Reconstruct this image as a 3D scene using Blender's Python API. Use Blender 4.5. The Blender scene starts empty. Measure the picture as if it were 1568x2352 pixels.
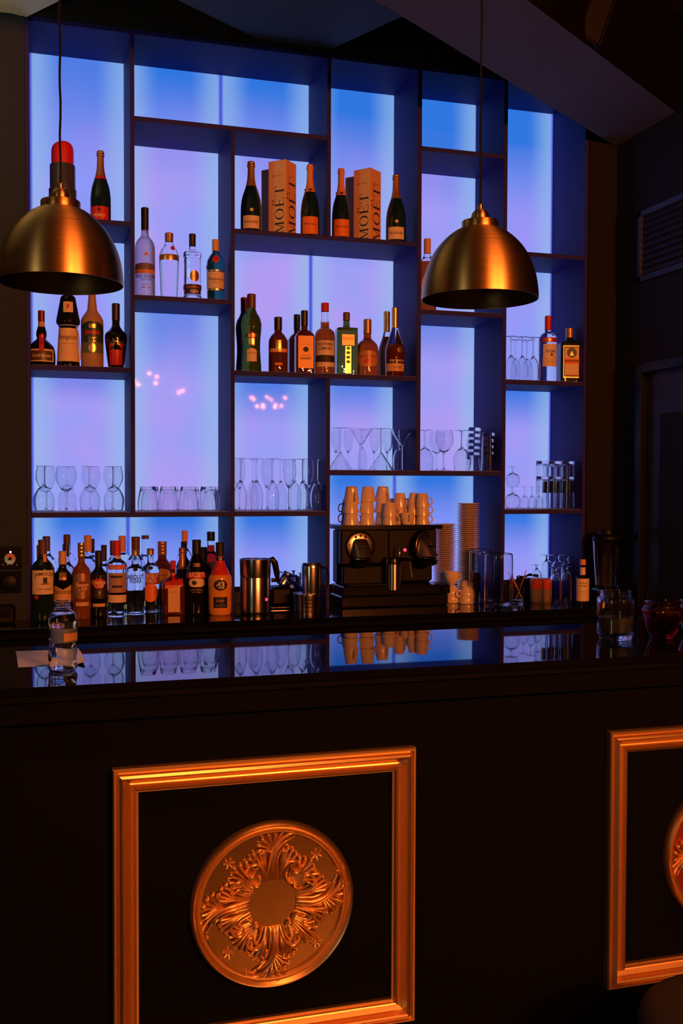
import bpy, math, random
from mathutils import Vector, Matrix
random.seed(7)
PI = math.pi
sc = bpy.context.scene
COL = sc.collection

# ------------------------------------------------------------------ camera
F = 2347.1; CX, CY = 784.0, 1176.0
YAW, PIT, ROL = math.radians(16.5735), math.radians(-1.6594), math.radians(-0.1936)
CAMP = Vector((0, -4.592, 1.6))
def cam2w(X, Y, Z):
    cp, sp, cy, sy = math.cos(PIT), math.sin(PIT), math.cos(YAW), math.sin(YAW)
    up = Y * cp + Z * sp; fw = Z * cp - Y * sp
    return Vector((X * cy + fw * sy, fw * cy - X * sy, up))
def ray(u, v):
    x = (u - CX) / F; y = (v - CY) / F
    c, s = math.cos(ROL), math.sin(ROL)
    return cam2w(x * c - y * s, -(x * s + y * c), 1)
def at(u, v, Y):
    r = ray(u, v); return CAMP + r * ((Y - CAMP.y) / r.y)
def atz(u, v, z):
    r = ray(u, v); return CAMP + r * ((z - CAMP.z) / r.z)
def mpp(u, Y):                       # metres per pixel at a place
    r = ray(u, 1108); return ((Y - CAMP.y) / r.y) / F
cd = bpy.data.cameras.new('camera'); cam = bpy.data.objects.new('camera', cd); COL.objects.link(cam)
cd.sensor_fit = 'VERTICAL'; cd.sensor_height = 36; cd.sensor_width = 24; cd.lens = 36 * F / 2352
cd.clip_start = 0.02
s_, c_ = math.sin(ROL), math.cos(ROL)
rx, uy, fz = cam2w(c_, -s_, 0), cam2w(s_, c_, 0), cam2w(0, 0, 1)
M = Matrix(((rx.x, uy.x, -fz.x, CAMP.x), (rx.y, uy.y, -fz.y, CAMP.y), (rx.z, uy.z, -fz.z, CAMP.z), (0, 0, 0, 1)))
cam.matrix_world = M
sc.camera = cam
sc.view_settings.view_transform = 'Standard'; sc.view_settings.look = 'None'
sc.view_settings.exposure = 0.0; sc.view_settings.gamma = 1.0
sc.cycles.max_bounces = 14; sc.cycles.transmission_bounces = 12; sc.cycles.transparent_max_bounces = 12
sc.cycles.glossy_bounces = 6; sc.cycles.diffuse_bounces = 4
sc.cycles.caustics_reflective = False; sc.cycles.caustics_refractive = True
sc.cycles.sample_clamp_indirect = 4

# ------------------------------------------------------------------ world and lights
w = bpy.data.worlds.new('world'); sc.world = w; w.use_nodes = True
w.node_tree.nodes['Background'].inputs[0].default_value = (1.0, 0.62, 0.5, 1)
w.node_tree.nodes['Background'].inputs[1].default_value = 0.006
WARM = (1.0, 0.235, 0.045)
def point(loc, power, col=WARM, r=0.015):
    l = bpy.data.lights.new('chandelier_bulb', 'POINT'); l.energy = power; l.color = col; l.shadow_soft_size = r
    o = bpy.data.objects.new('chandelier_bulb', l); o.location = loc; COL.objects.link(o); return o
BULB = 44.0
CH = []
for u_, v_, yr, n in ((618, 925, -6.6, 12), (448, 910, -7.2, 9), (780, 950, -6.0, 8), (328, 872, -6.3, 6)):
    p = at(u_, v_, 2 * .342 - yr); CH.append(((p.x, yr, p.z), n))
for (cx, cy, cz), n in CH:
    for k in range(n):
        a = 2 * PI * k / n + .3
        point((cx + (.23 if k % 2 else .14) * math.cos(a), cy + .2 * math.sin(a), cz + (.05 if k % 2 else -.04)), BULB)
def area(name, loc, to, sx, sy, power, col):
    l = bpy.data.lights.new(name, 'AREA'); l.shape = 'RECTANGLE'; l.size = sx; l.size_y = sy; l.energy = power; l.color = col
    o = bpy.data.objects.new(name, l); o.location = loc
    o.rotation_euler = (Vector(to) - Vector(loc)).to_track_quat('-Z', 'Y').to_euler(); COL.objects.link(o); return o
area('window_daylight', (-2.9, -4.9, 2.0), (0.6, -1.8, 1.7), .5, 1.5, 9, (1.0, .86, .55))
# ceiling spot above the bar front
def spot(loc, to, power, ang, col=WARM, r=.03):
    l = bpy.data.lights.new('ceiling_spot', 'SPOT'); l.energy = power; l.color = col; l.shadow_soft_size = r
    l.spot_size = math.radians(ang); l.spot_blend = .8
    o = bpy.data.objects.new('ceiling_spot', l); o.location = loc
    o.rotation_euler = (Vector(to) - Vector(loc)).to_track_quat('-Z', 'Y').to_euler(); COL.objects.link(o)
spot((0.6, -3.15, 3.5), (0.62, -2.28, .75), 150, 40)
spot((2.2, -3.15, 3.5), (1.8, -2.28, .75), 60, 40)
area('added_ceiling_fill', (-.75, -.9, 2.9), (-.6, -.7, 3.6), .2, .2, 4, (1.0, .82, .5))  # added fill light out of view, brightens the cream ceiling corner

# ------------------------------------------------------------------ materials
def mat(name, col, rough=.5, metal=0., spec=None, trans=0., ior=None, emit=None, estr=0., coat=0.):
    m = bpy.data.materials.new(name); m.use_nodes = True
    b = m.node_tree.nodes['Principled BSDF']
    b.inputs['Base Color'].default_value = (*col, 1); b.inputs['Roughness'].default_value = rough
    b.inputs['Metallic'].default_value = metal
    if spec is not None: b.inputs['Specular IOR Level'].default_value = spec
    if ior: b.inputs['IOR'].default_value = ior
    if trans: b.inputs['Transmission Weight'].default_value = trans
    if coat: b.inputs['Coat Weight'].default_value = coat; b.inputs['Coat Roughness'].default_value = .03
    if emit: b.inputs['Emission Color'].default_value = (*emit, 1); b.inputs['Emission Strength'].default_value = estr
    return m
def noise_bump(m, scale=200, strength=.1, dist=.001, vary=.0, stretch=None):
    nt = m.node_tree; b = nt.nodes['Principled BSDF']
    tc = nt.nodes.new('ShaderNodeTexCoord'); n = nt.nodes.new('ShaderNodeTexNoise'); n.inputs['Scale'].default_value = scale
    src = tc.outputs['Object']
    if stretch:
        mp = nt.nodes.new('ShaderNodeMapping'); mp.inputs['Scale'].default_value = stretch
        nt.links.new(src, mp.inputs[0]); src = mp.outputs[0]
    nt.links.new(src, n.inputs['Vector'])
    bp = nt.nodes.new('ShaderNodeBump'); bp.inputs['Strength'].default_value = strength; bp.inputs['Distance'].default_value = dist
    nt.links.new(n.outputs[0], bp.inputs['Height']); nt.links.new(bp.outputs[0], b.inputs['Normal'])
    if vary:
        base = b.inputs['Base Color'].default_value[:3]
        mx = nt.nodes.new('ShaderNodeMix'); mx.data_type = 'RGBA'
        mx.inputs[6].default_value = (*[c * (1 - vary) for c in base], 1); mx.inputs[7].default_value = (*[min(1, c * (1 + vary)) for c in base], 1)
        nt.links.new(n.outputs[0], mx.inputs[0]); nt.links.new(mx.outputs[2], b.inputs['Base Color'])
    return m
m_shelf = noise_bump(mat('shelf_paint', (.027, .021, .185), .6, spec=.15), 90, .05, .001, .12)
m_wall = noise_bump(mat('dark_wall_paint', (.02, .03, .05), .7, spec=.2), 60, .1, .001, .15)
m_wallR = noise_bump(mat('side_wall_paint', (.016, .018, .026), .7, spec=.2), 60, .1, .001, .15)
m_black = mat('black_ceiling', (.006, .006, .007), .8)
m_ceil = noise_bump(mat('grey_ceiling', (.09, .12, .19), .8), 30, .1, .001, .1)
m_cream = noise_bump(mat('cream_ceiling', (.75, .68, .5), .8), 30, .1, .001, .1)
m_floor = noise_bump(mat('floor_tile', (.006, .007, .01), .35, spec=.3), 12, .1, .001, .3)
m_front = noise_bump(mat('bar_front_leatherette', (.0018, .0026, .004), .75, spec=.05), 350, .15, .0006, .2)
m_top = mat('polished_black_stone', (.003, .003, .004), .02, ior=2.1)
m_top.node_tree.nodes['Principled BSDF'].inputs['Specular Tint'].default_value = (.34, .40, 1, 1)
m_top2 = noise_bump(mat('black_worktop', (.004, .004, .004), .05, ior=1.6), 400, .02, .0003)
m_edge = noise_bump(mat('worktop_edge', (.002, .0028, .004), .6, spec=.05), 300, .1, .0005, .2)
m_gold = noise_bump(mat('gold_paint', (.74, .50, .26), .38, metal=1), 260, .12, .0006, .12)
m_liner = mat('shelf_liner_rubber', (.35, .32, .35), .5)
m_glass = mat('clear_glass', (.97, .98, 1.0), .0, trans=1, ior=1.46)
m_pglass = mat('pitcher_glass', (.93, .92, .95), .02, trans=1, ior=1.46)
m_plastic = mat('clear_plastic', (.95, .97, 1), .03, trans=1, ior=1.36)
m_frost = mat('frosted_glass', (.6, .65, .85), .45, trans=.75, ior=1.4)
m_chrome = mat('steel', (.75, .73, .72), .16, metal=1)
m_steel = mat('brushed_steel', (.72, .66, .6), .26, metal=1)
_b = m_steel.node_tree.nodes['Principled BSDF']; _b.inputs['Anisotropic'].default_value = .8; _b.inputs['Anisotropic Rotation'].default_value = .25
_t = m_steel.node_tree.nodes.new('ShaderNodeTangent'); _t.direction_type = 'RADIAL'; _t.axis = 'Z'; m_steel.node_tree.links.new(_t.outputs[0], _b.inputs['Tangent'])
m_ceramic = mat('glazed_ceramic', (.80, .66, .52), .12, spec=.5)
m_blackp = mat('black_plastic', (.005, .005, .006), .22, spec=.35)
m_blackm = mat('matt_black_plastic', (.0035, .0035, .004), .45, spec=.2)
m_paper = noise_bump(mat('paper', (.55, .66, .95), .7), 80, .2, .0006, .05)
m_ink = mat('black_ink', (.02, .02, .02), .6)
m_white = mat('white_print', (.75, .72, .68), .5)
m_label = mat('cream_label', (.78, .62, .42), .55)
m_labelw = mat('white_label', (.8, .74, .68), .5)
m_orange = mat('orange_label', (.85, .22, .03), .5)
m_red = mat('red_print', (.6, .02, .015), .35)
m_goldl = mat('gold_foil', (.85, .55, .2), .28, metal=.9)
m_bronze = mat('bronze_foil', (.45, .24, .12), .35, metal=.6)
m_greenl = mat('dark_green_label', (.02, .05, .03), .4)
m_kraft = mat('kraft_wrap', (.42, .26, .14), .6)
m_darkred = mat('dark_red_cap', (.22, .012, .012), .3)
m_blackcap = mat('black_cap', (.015, .014, .016), .35)
m_browncap = mat('brown_cap', (.12, .05, .04), .4)
m_orangecap = mat('orange_cap', (.75, .32, .1), .45)
m_tan = mat('tan_cap', (.7, .42, .2), .45)
m_blue = mat('blue_print', (.02, .04, .35), .4)
m_redled = mat('red_indicator', (.8, .02, .05), .3, emit=(1, .03, .09), estr=3)
m_blueled = mat('blue_indicator', (.1, .3, 1), .3, emit=(.35, .7, 1), estr=3)
def liquid(name, col, rough=.0, trans=1.): return mat(name, col, rough, trans=trans, ior=1.42)
g_dgreen = mat('dark_green_glass', (.01, .03, .015), .04, trans=.35, ior=1.5)
g_green = mat('green_glass', (.10, .22, .04), .0, trans=.7, ior=1.42)
g_teal = mat('teal_glass', (.02, .17, .2), .0, trans=.8, ior=1.42)
g_blackg = mat('black_glass', (.006, .006, .006), .05, ior=1.5)
g_amber = mat('amber_liquor', (.42, .075, .008), .0, trans=.72, ior=1.42)
g_damber = mat('dark_amber_liquor', (.16, .03, .006), .0, trans=.5, ior=1.42)
g_clear = liquid('clear_liquor', (.95, .97, 1))
g_pale = liquid('pale_liquor', (.85, .85, .75))
g_redliq = liquid('red_liquor', (.6, .01, .01))
g_redglass = mat('red_glass', (.42, .004, .006), .0, trans=1, ior=1.5)
m_43 = mat('orange_liqueur_bottle', (.75, .3, .05), .2); m_43r = mat('red_fade_bottle', (.6, .03, .015), .2)

def brass():
    m = mat('brushed_brass', (.62, .36, .13), .3, metal=1)
    nt = m.node_tree; b = nt.nodes['Principled BSDF']
    b.inputs['Anisotropic'].default_value = .85; b.inputs['Anisotropic Rotation'].default_value = .25
    tg = nt.nodes.new('ShaderNodeTangent'); tg.direction_type = 'RADIAL'; tg.axis = 'Z'; nt.links.new(tg.outputs[0], b.inputs['Tangent'])
    tc = nt.nodes.new('ShaderNodeTexCoord'); mp = nt.nodes.new('ShaderNodeMapping'); mp.inputs['Scale'].default_value = (3, 3, 420)
    n = nt.nodes.new('ShaderNodeTexNoise'); n.inputs['Scale'].default_value = 1.5; n.inputs['Detail'].default_value = 4
    nt.links.new(tc.outputs['Object'], mp.inputs[0]); nt.links.new(mp.outputs[0], n.inputs['Vector'])
    mr = nt.nodes.new('ShaderNodeMapRange'); mr.inputs[3].default_value = .32; mr.inputs[4].default_value = .46
    nt.links.new(n.outputs[0], mr.inputs[0]); nt.links.new(mr.outputs[0], b.inputs['Roughness'])
    mx = nt.nodes.new('ShaderNodeMix'); mx.data_type = 'RGBA'; mx.inputs[6].default_value = (.62, .36, .13, 1); mx.inputs[7].default_value = (.88, .58, .25, 1)
    nt.links.new(n.outputs[0], mx.inputs[0]); nt.links.new(mx.outputs[2], b.inputs['Base Color'])
    return m
m_brass = brass()
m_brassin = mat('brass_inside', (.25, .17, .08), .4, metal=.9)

def light_panel_mat(name):
    """back-lit diffuser. LED glow is painted into the emission: cyan sides, violet field, blue cell top.
    top_z, blue_len, blue_amt and tint are read from the panel object"""
    m = bpy.data.materials.new(name); m.use_nodes = True; nt = m.node_tree; b = nt.nodes['Principled BSDF']
    L = nt.links.new; N = nt.nodes.new
    b.inputs['Base Color'].default_value = (.02, .02, .03, 1); b.inputs['Roughness'].default_value = .035; b.inputs['Specular IOR Level'].default_value = .010
    tc = N('ShaderNodeTexCoord'); sx = N('ShaderNodeSeparateXYZ'); L(tc.outputs['Generated'], sx.inputs[0])
    def attr(n_): a = N('ShaderNodeAttribute'); a.attribute_type = 'OBJECT'; a.attribute_name = n_; return a.outputs['Fac']
    def math_(op, a, b_=None, clamp=False):
        n = N('ShaderNodeMath'); n.operation = op; n.use_clamp = clamp
        for i, x in enumerate((a, b_)):
            if x is None: continue
            if isinstance(x, (int, float)): n.inputs[i].default_value = x
            else: L(x, n.inputs[i])
        return n.outputs[0]
    def ss(x, a, b_, lo=0., hi=1.):
        r = N('ShaderNodeMapRange'); r.interpolation_type = 'SMOOTHSTEP'; r.inputs[1].default_value = a; r.inputs[2].default_value = b_
        r.inputs[3].default_value = lo; r.inputs[4].default_value = hi; L(x, r.inputs[0]); return r.outputs[0]
    def mix(f, a, b_):
        x = N('ShaderNodeMix'); x.data_type = 'RGBA'
        L(f, x.inputs[0]) 
        for i, c in ((6, a), (7, b_)):
            if isinstance(c, tuple): x.inputs[i].default_value = (*c, 1)
            else: L(c, x.inputs[i])
        return x.outputs[2]
    e = math_('ABSOLUTE', math_('SUBTRACT', math_('MULTIPLY', sx.outputs[0], 2.0), 1.0))
    geo = N('ShaderNodeNewGeometry'); sz = N('ShaderNodeSeparateXYZ'); L(geo.outputs['Position'], sz.inputs[0])
    nz = N('ShaderNodeTexNoise'); nz.inputs['Scale'].default_value = 3.0; nz.inputs['Detail'].default_value = 1.5; L(geo.outputs['Position'], nz.inputs['Vector'])
    d = math_('SUBTRACT', attr('top_z'), sz.outputs[2])
    fb = math_('SUBTRACT', 1.0, math_('DIVIDE', d, attr('blue_len')), True)
    fb = math_('MULTIPLY', ss(fb, 0, 1), attr('blue_amt'), True)
    field = mix(ss(nz.outputs[0], .3, .7), (.46, .34, .93), (.33, .36, .95))
    field = mix(attr('tint'), field, (.16, .27, 1.0))
    field = mix(fb, field, (.03, .19, .78))
    col = mix(math_('MULTIPLY', ss(e, .30, .93), .62), field, (.31, .52, .85))
    col = mix(ss(e, .93, .99), col, (.07, .10, .72))
    L(col, b.inputs['Emission Color']); b.inputs['Emission Strength'].default_value = .95  # uneven glow of the LEDs is painted into this emission colour
    return m
m_pan = light_panel_mat('backlit_panel')

# ------------------------------------------------------------------ mesh helpers
class MB:
    def __init__(s): s.v = []; s.f = []; s.mi = []
    def add(s, vs, fs, mi=0):
        o = len(s.v); s.v += [tuple(v) for v in vs]; s.f += [tuple(i + o for i in f) for f in fs]; s.mi += [mi] * len(fs); return s
    def box(s, a, b, mi=0, M=None):
        x0, y0, z0 = a; x1, y1, z1 = b
        vs = [Vector(p) for p in ((x0, y0, z0), (x1, y0, z0), (x1, y1, z0), (x0, y1, z0), (x0, y0, z1), (x1, y0, z1), (x1, y1, z1), (x0, y1, z1))]
        if M: vs = [M @ v for v in vs]
        return s.add(vs, [(0, 3, 2, 1), (4, 5, 6, 7), (0, 1, 5, 4), (1, 2, 6, 5), (2, 3, 7, 6), (3, 0, 4, 7)], mi)
    def bbox(s, a, b, bev=.003, mi=0, M=None):
        """box with chamfered vertical edges and top"""
        x0, y0, z0 = a; x1, y1, z1 = b; c = min(bev, (x1 - x0) * .45, (y1 - y0) * .45, (z1 - z0) * .45)
        def ring(i, z): return [(x0 + i + c, y0 + i, z), (x1 - i - c, y0 + i, z), (x1 - i, y0 + i + c, z), (x1 - i, y1 - i - c, z), (x1 - i - c, y1 - i, z), (x0 + i + c, y1 - i, z), (x0 + i, y1 - i - c, z), (x0 + i, y0 + i + c, z)]
        rs = [ring(c, z0), ring(0, z0 + c), ring(0, z1 - c), ring(c, z1)]
        vs = [Vector(p) for r in rs for p in r]
        if M: vs = [M @ v for v in vs]
        fs = [tuple(reversed(range(8))), tuple(range(24, 32))]
        for k in range(3):
            for i in range(8): j = (i + 1) % 8; fs.append((k * 8 + i, k * 8 + j, k * 8 + 8 + j, k * 8 + 8 + i))
        return s.add(vs, fs, mi)
    def lathe(s, prof, n=32, mi=0, M=None, closed=False, mis=None, lump=None):
        """prof: [(r,z)...]; r==0 ends close"""
        vs = []; fs = []; idx = []
        for r, z in prof:
            if r < 1e-6: idx.append([len(vs)]); vs.append(Vector((0, 0, z)))
            else:
                idx.append(list(range(len(vs), len(vs) + n)))
                for i in range(n):
                    a = 2 * PI * i / n; rr = r * (lump(a, z) if lump else 1); vs.append(Vector((rr * math.cos(a), rr * math.sin(a), z)))
        mm = []
        for k in range(len(prof) - 1 + (1 if closed else 0)):
            A = idx[k]; B = idx[(k + 1) % len(prof)]
            for i in range(n):
                j = (i + 1) % n
                if len(A) == 1 and len(B) == 1: break
                if len(A) == 1: f = (A[0], B[j], B[i])
                elif len(B) == 1: f = (A[i], A[j], B[0])
                else: f = (A[i], A[j], B[j], B[i])
                fs.append(f); mm.append(mis(prof[k][1], prof[(k + 1) % len(prof)][1]) if mis else mi)
        if M: vs = [M @ v for v in vs]
        o = len(s.v); s.v += [tuple(v) for v in vs]; s.f += [tuple(i + o for i in f) for f in fs]; s.mi += mm
        return s
    def tube(s, pts, rad, n=10, mi=0, cap=True, flat=1.0):
        pts = [Vector(p) for p in pts]; rr = rad if isinstance(rad, (list, tuple)) else [rad] * len(pts)
        vs = []; fs = []; prev = None
        for i, p in enumerate(pts):
            t = (pts[min(i + 1, len(pts) - 1)] - pts[max(i - 1, 0)]).normalized()
            if prev is None: a = t.orthogonal().normalized()
            else: a = (prev - t * prev.dot(t)).normalized()
            prev = a; b = t.cross(a)
            for k in range(n):
                th = 2 * PI * k / n; vs.append(p + (a * math.cos(th) + b * math.sin(th) * flat) * rr[i])
        for i in range(len(pts) - 1):
            for k in range(n): j = (k + 1) % n; fs.append((i * n + k, i * n + j, i * n + n + j, i * n + n + k))
        if cap: fs.append(tuple(reversed(range(n)))); fs.append(tuple(range(len(vs) - n, len(vs))))
        return s.add(vs, fs, mi)
    def build(s, name, mats, parent=None, smooth=True, angle=40, loc=None):
        me = bpy.data.meshes.new(name); me.from_pydata(s.v, [], s.f)
        mats = mats if isinstance(mats, (list, tuple)) else [mats]
        for m in mats: me.materials.append(m)
        if len(mats) > 1: me.polygons.foreach_set('material_index', s.mi)
        me.validate(); me.update()
        if smooth:
            me.shade_smooth(); me.set_sharp_from_angle(angle=math.radians(angle))
        return link(name, me, parent, loc)
def link(name, me, parent=None, loc=None):
    o = bpy.data.objects.new(name, me); COL.objects.link(o)
    if parent: o.parent = parent
    if loc: o.location = loc
    return o
def fixnormals(o):
    import bmesh
    bm = bmesh.new(); bm.from_mesh(o.data); bmesh.ops.recalc_face_normals(bm, faces=bm.faces); bm.to_mesh(o.data); bm.free(); return o
def tag(o, label=None, cat=None, group=None, kind=None):
    if label: o['label'] = label
    if cat: o['category'] = cat
    if group: o['group'] = group
    if kind: o['kind'] = kind
    return o
def thing(name, loc, label, cat, group=None, rz=0):
    o = bpy.data.objects.new(name, None); COL.objects.link(o); o.location = loc; o.rotation_euler = (0, 0, rz)
    o.empty_display_size = .05
    return tag(o, label, cat, group)
def copy_tree(o, parent=None):
    c = o.copy(); COL.objects.link(c)
    if parent: c.parent = parent
    for ch in [x for x in o.children]: copy_tree(ch, c)
    return c
def struct(o): o['kind'] = 'structure'; return o
def cr(P, n=4):
    """catmull-rom through points given as tuples; a third entry 'c' marks a corner"""
    segs = []; cur = []
    for p in P:
        cur.append(p[:2])
        if len(p) > 2 and len(cur) > 1: segs.append(cur); cur = [p[:2]]
    if len(cur) > 1: segs.append(cur)
    out = []
    for sg in segs:
        for i in range(len(sg) - 1):
            p0 = sg[max(i - 1, 0)]; p1 = sg[i]; p2 = sg[i + 1]; p3 = sg[min(i + 2, len(sg) - 1)]
            for k in range(n):
                t = k / n
                q = tuple(.5 * (2 * p1[a] + (p2[a] - p0[a]) * t + (2 * p0[a] - 5 * p1[a] + 4 * p2[a] - p3[a]) * t * t + (3 * p1[a] - p0[a] - 3 * p2[a] + p3[a]) * t ** 3) for a in range(2))
                out.append((max(q[0], 0), q[1]))
    out.append(segs[-1][-1])
    return out
ORD = ['first', 'second', 'third', 'fourth', 'fifth', 'sixth', 'seventh', 'eighth', 'ninth', 'tenth', 'eleventh', 'twelfth', 'thirteenth', 'fourteenth', 'fifteenth', 'sixteenth', 'seventeenth', 'eighteenth', 'nineteenth', 'twentieth']
def ordn(i):
    if i < 20: return ORD[i]
    t = {2: 'twenty', 3: 'thirty', 4: 'forty'}[(i + 1) // 10]
    return t + '-' + ORD[(i + 1) % 10 - 1] if (i + 1) % 10 else {3: 'thirtieth', 4: 'fortieth'}[(i + 1) // 10]

# text as flat mesh, cached: list of verts (x,y), faces, width 1 units
_tx = {}
def text_mesh(s, bold=0.):
    k = (s, bold)
    if k in _tx: return _tx[k]
    cu = bpy.data.curves.new('t', 'FONT'); cu.body = s; cu.offset = bold; cu.align_x = 'CENTER'; cu.resolution_u = 3
    o = bpy.data.objects.new('t', cu); COL.objects.link(o); bpy.context.view_layer.update()
    dg = bpy.context.evaluated_depsgraph_get(); me = bpy.data.meshes.new_from_object(o.evaluated_get(dg))
    vs = [v.co.copy() for v in me.vertices]; fs = [tuple(p.vertices) for p in me.polygons]
    bpy.data.objects.remove(o); bpy.data.curves.remove(cu); bpy.data.meshes.remove(me)
    x0 = min(v.x for v in vs); x1 = max(v.x for v in vs); y0 = min(v.y for v in vs); y1 = max(v.y for v in vs); wd = x1 - x0
    vs = [((v.x - (x0 + x1) / 2) / wd, (v.y - (y0 + y1) / 2) / wd) for v in vs]
    _tx[k] = (vs, fs, (y1 - y0) / wd); return _tx[k]
def flat_rect(cx, cz, w_, h_, nx=12, nz=6, shape=None):
    vs = []; fs = []
    for j in range(nz + 1):
        for i in range(nx + 1):
            s = i / nx * 2 - 1; t = j / nz * 2 - 1
            x, z = s, t
            if shape == 'ell':
                x = s * math.sqrt(max(0, 1 - t * t / 2)); z = t * math.sqrt(max(0, 1 - s * s / 2))
            elif shape == 'arch': z = t if t < 0 else t * (1 - .35 * s * s)
            elif shape == 'oval': x = s * math.sqrt(max(0, 1 - .45 * t * t)); z = t * math.sqrt(max(0, 1 - .3 * s * s))
            elif shape == 'vee': z = t if t < 0 else t * (.35 + .65 * abs(s))
            elif shape == 'bow': z = t + .45 * (1 - s * s) - .2
            elif shape == 'tri': x = s * (1 - (t + 1) / 2 * .98)
            elif shape == 'slant': z = t + s * .45
            vs.append((cx + x * w_ / 2, cz + z * h_ / 2))
    for j in range(nz):
        for i in range(nx): a = j * (nx + 1) + i; fs.append((a, a + 1, a + nx + 2, a + nx + 1))
    return vs, fs

def rad_at(prof, z):
    best = None
    for (r0, z0), (r1, z1) in zip(prof, prof[1:]):
        if z0 <= z <= z1 and z1 > z0:
            r = r0 + (r1 - r0) * (z - z0) / (z1 - z0); best = r if best is None else max(best, r)
    return best if best is not None else prof[len(prof) // 2][0]
def sq_lathe(mb, prof, n=40, mi=0, depth=1.0, p=5, mis=None):
    """lathe with superellipse section where the radius is large and round at the neck"""
    R = max(r for r, z in prof); vs = []; fs = []; idx = []; mm = []
    for r, z in prof:
        if r < 1e-6: idx.append([len(vs)]); vs.append((0, 0, z)); continue
        k = max(0, min(1, (r / R - .45) / .4)); pw = 2 + (p - 2) * k; dd = 1 + (depth - 1) * k
        idx.append(list(range(len(vs), len(vs) + n)))
        for i in range(n):
            a = 2 * PI * (i + .5) / n; c, s = math.cos(a), math.sin(a)
            q = (abs(c) ** pw + abs(s) ** pw) ** (-1 / pw); vs.append((r * q * c, r * q * s * dd, z))
    for k in range(len(prof) - 1):
        A = idx[k]; B = idx[k + 1]
        for i in range(n):
            j = (i + 1) % n
            if len(A) == 1: f = (A[0], B[j], B[i])
            elif len(B) == 1: f = (A[i], A[j], B[0])
            else: f = (A[i], A[j], B[j], B[i])
            fs.append(f); mm.append(mis(prof[k][1], prof[k + 1][1]) if mis else mi)
    o = len(mb.v); mb.v += vs; mb.f += [tuple(i + o for i in f) for f in fs]; mb.mi += mm
    return mb

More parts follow.
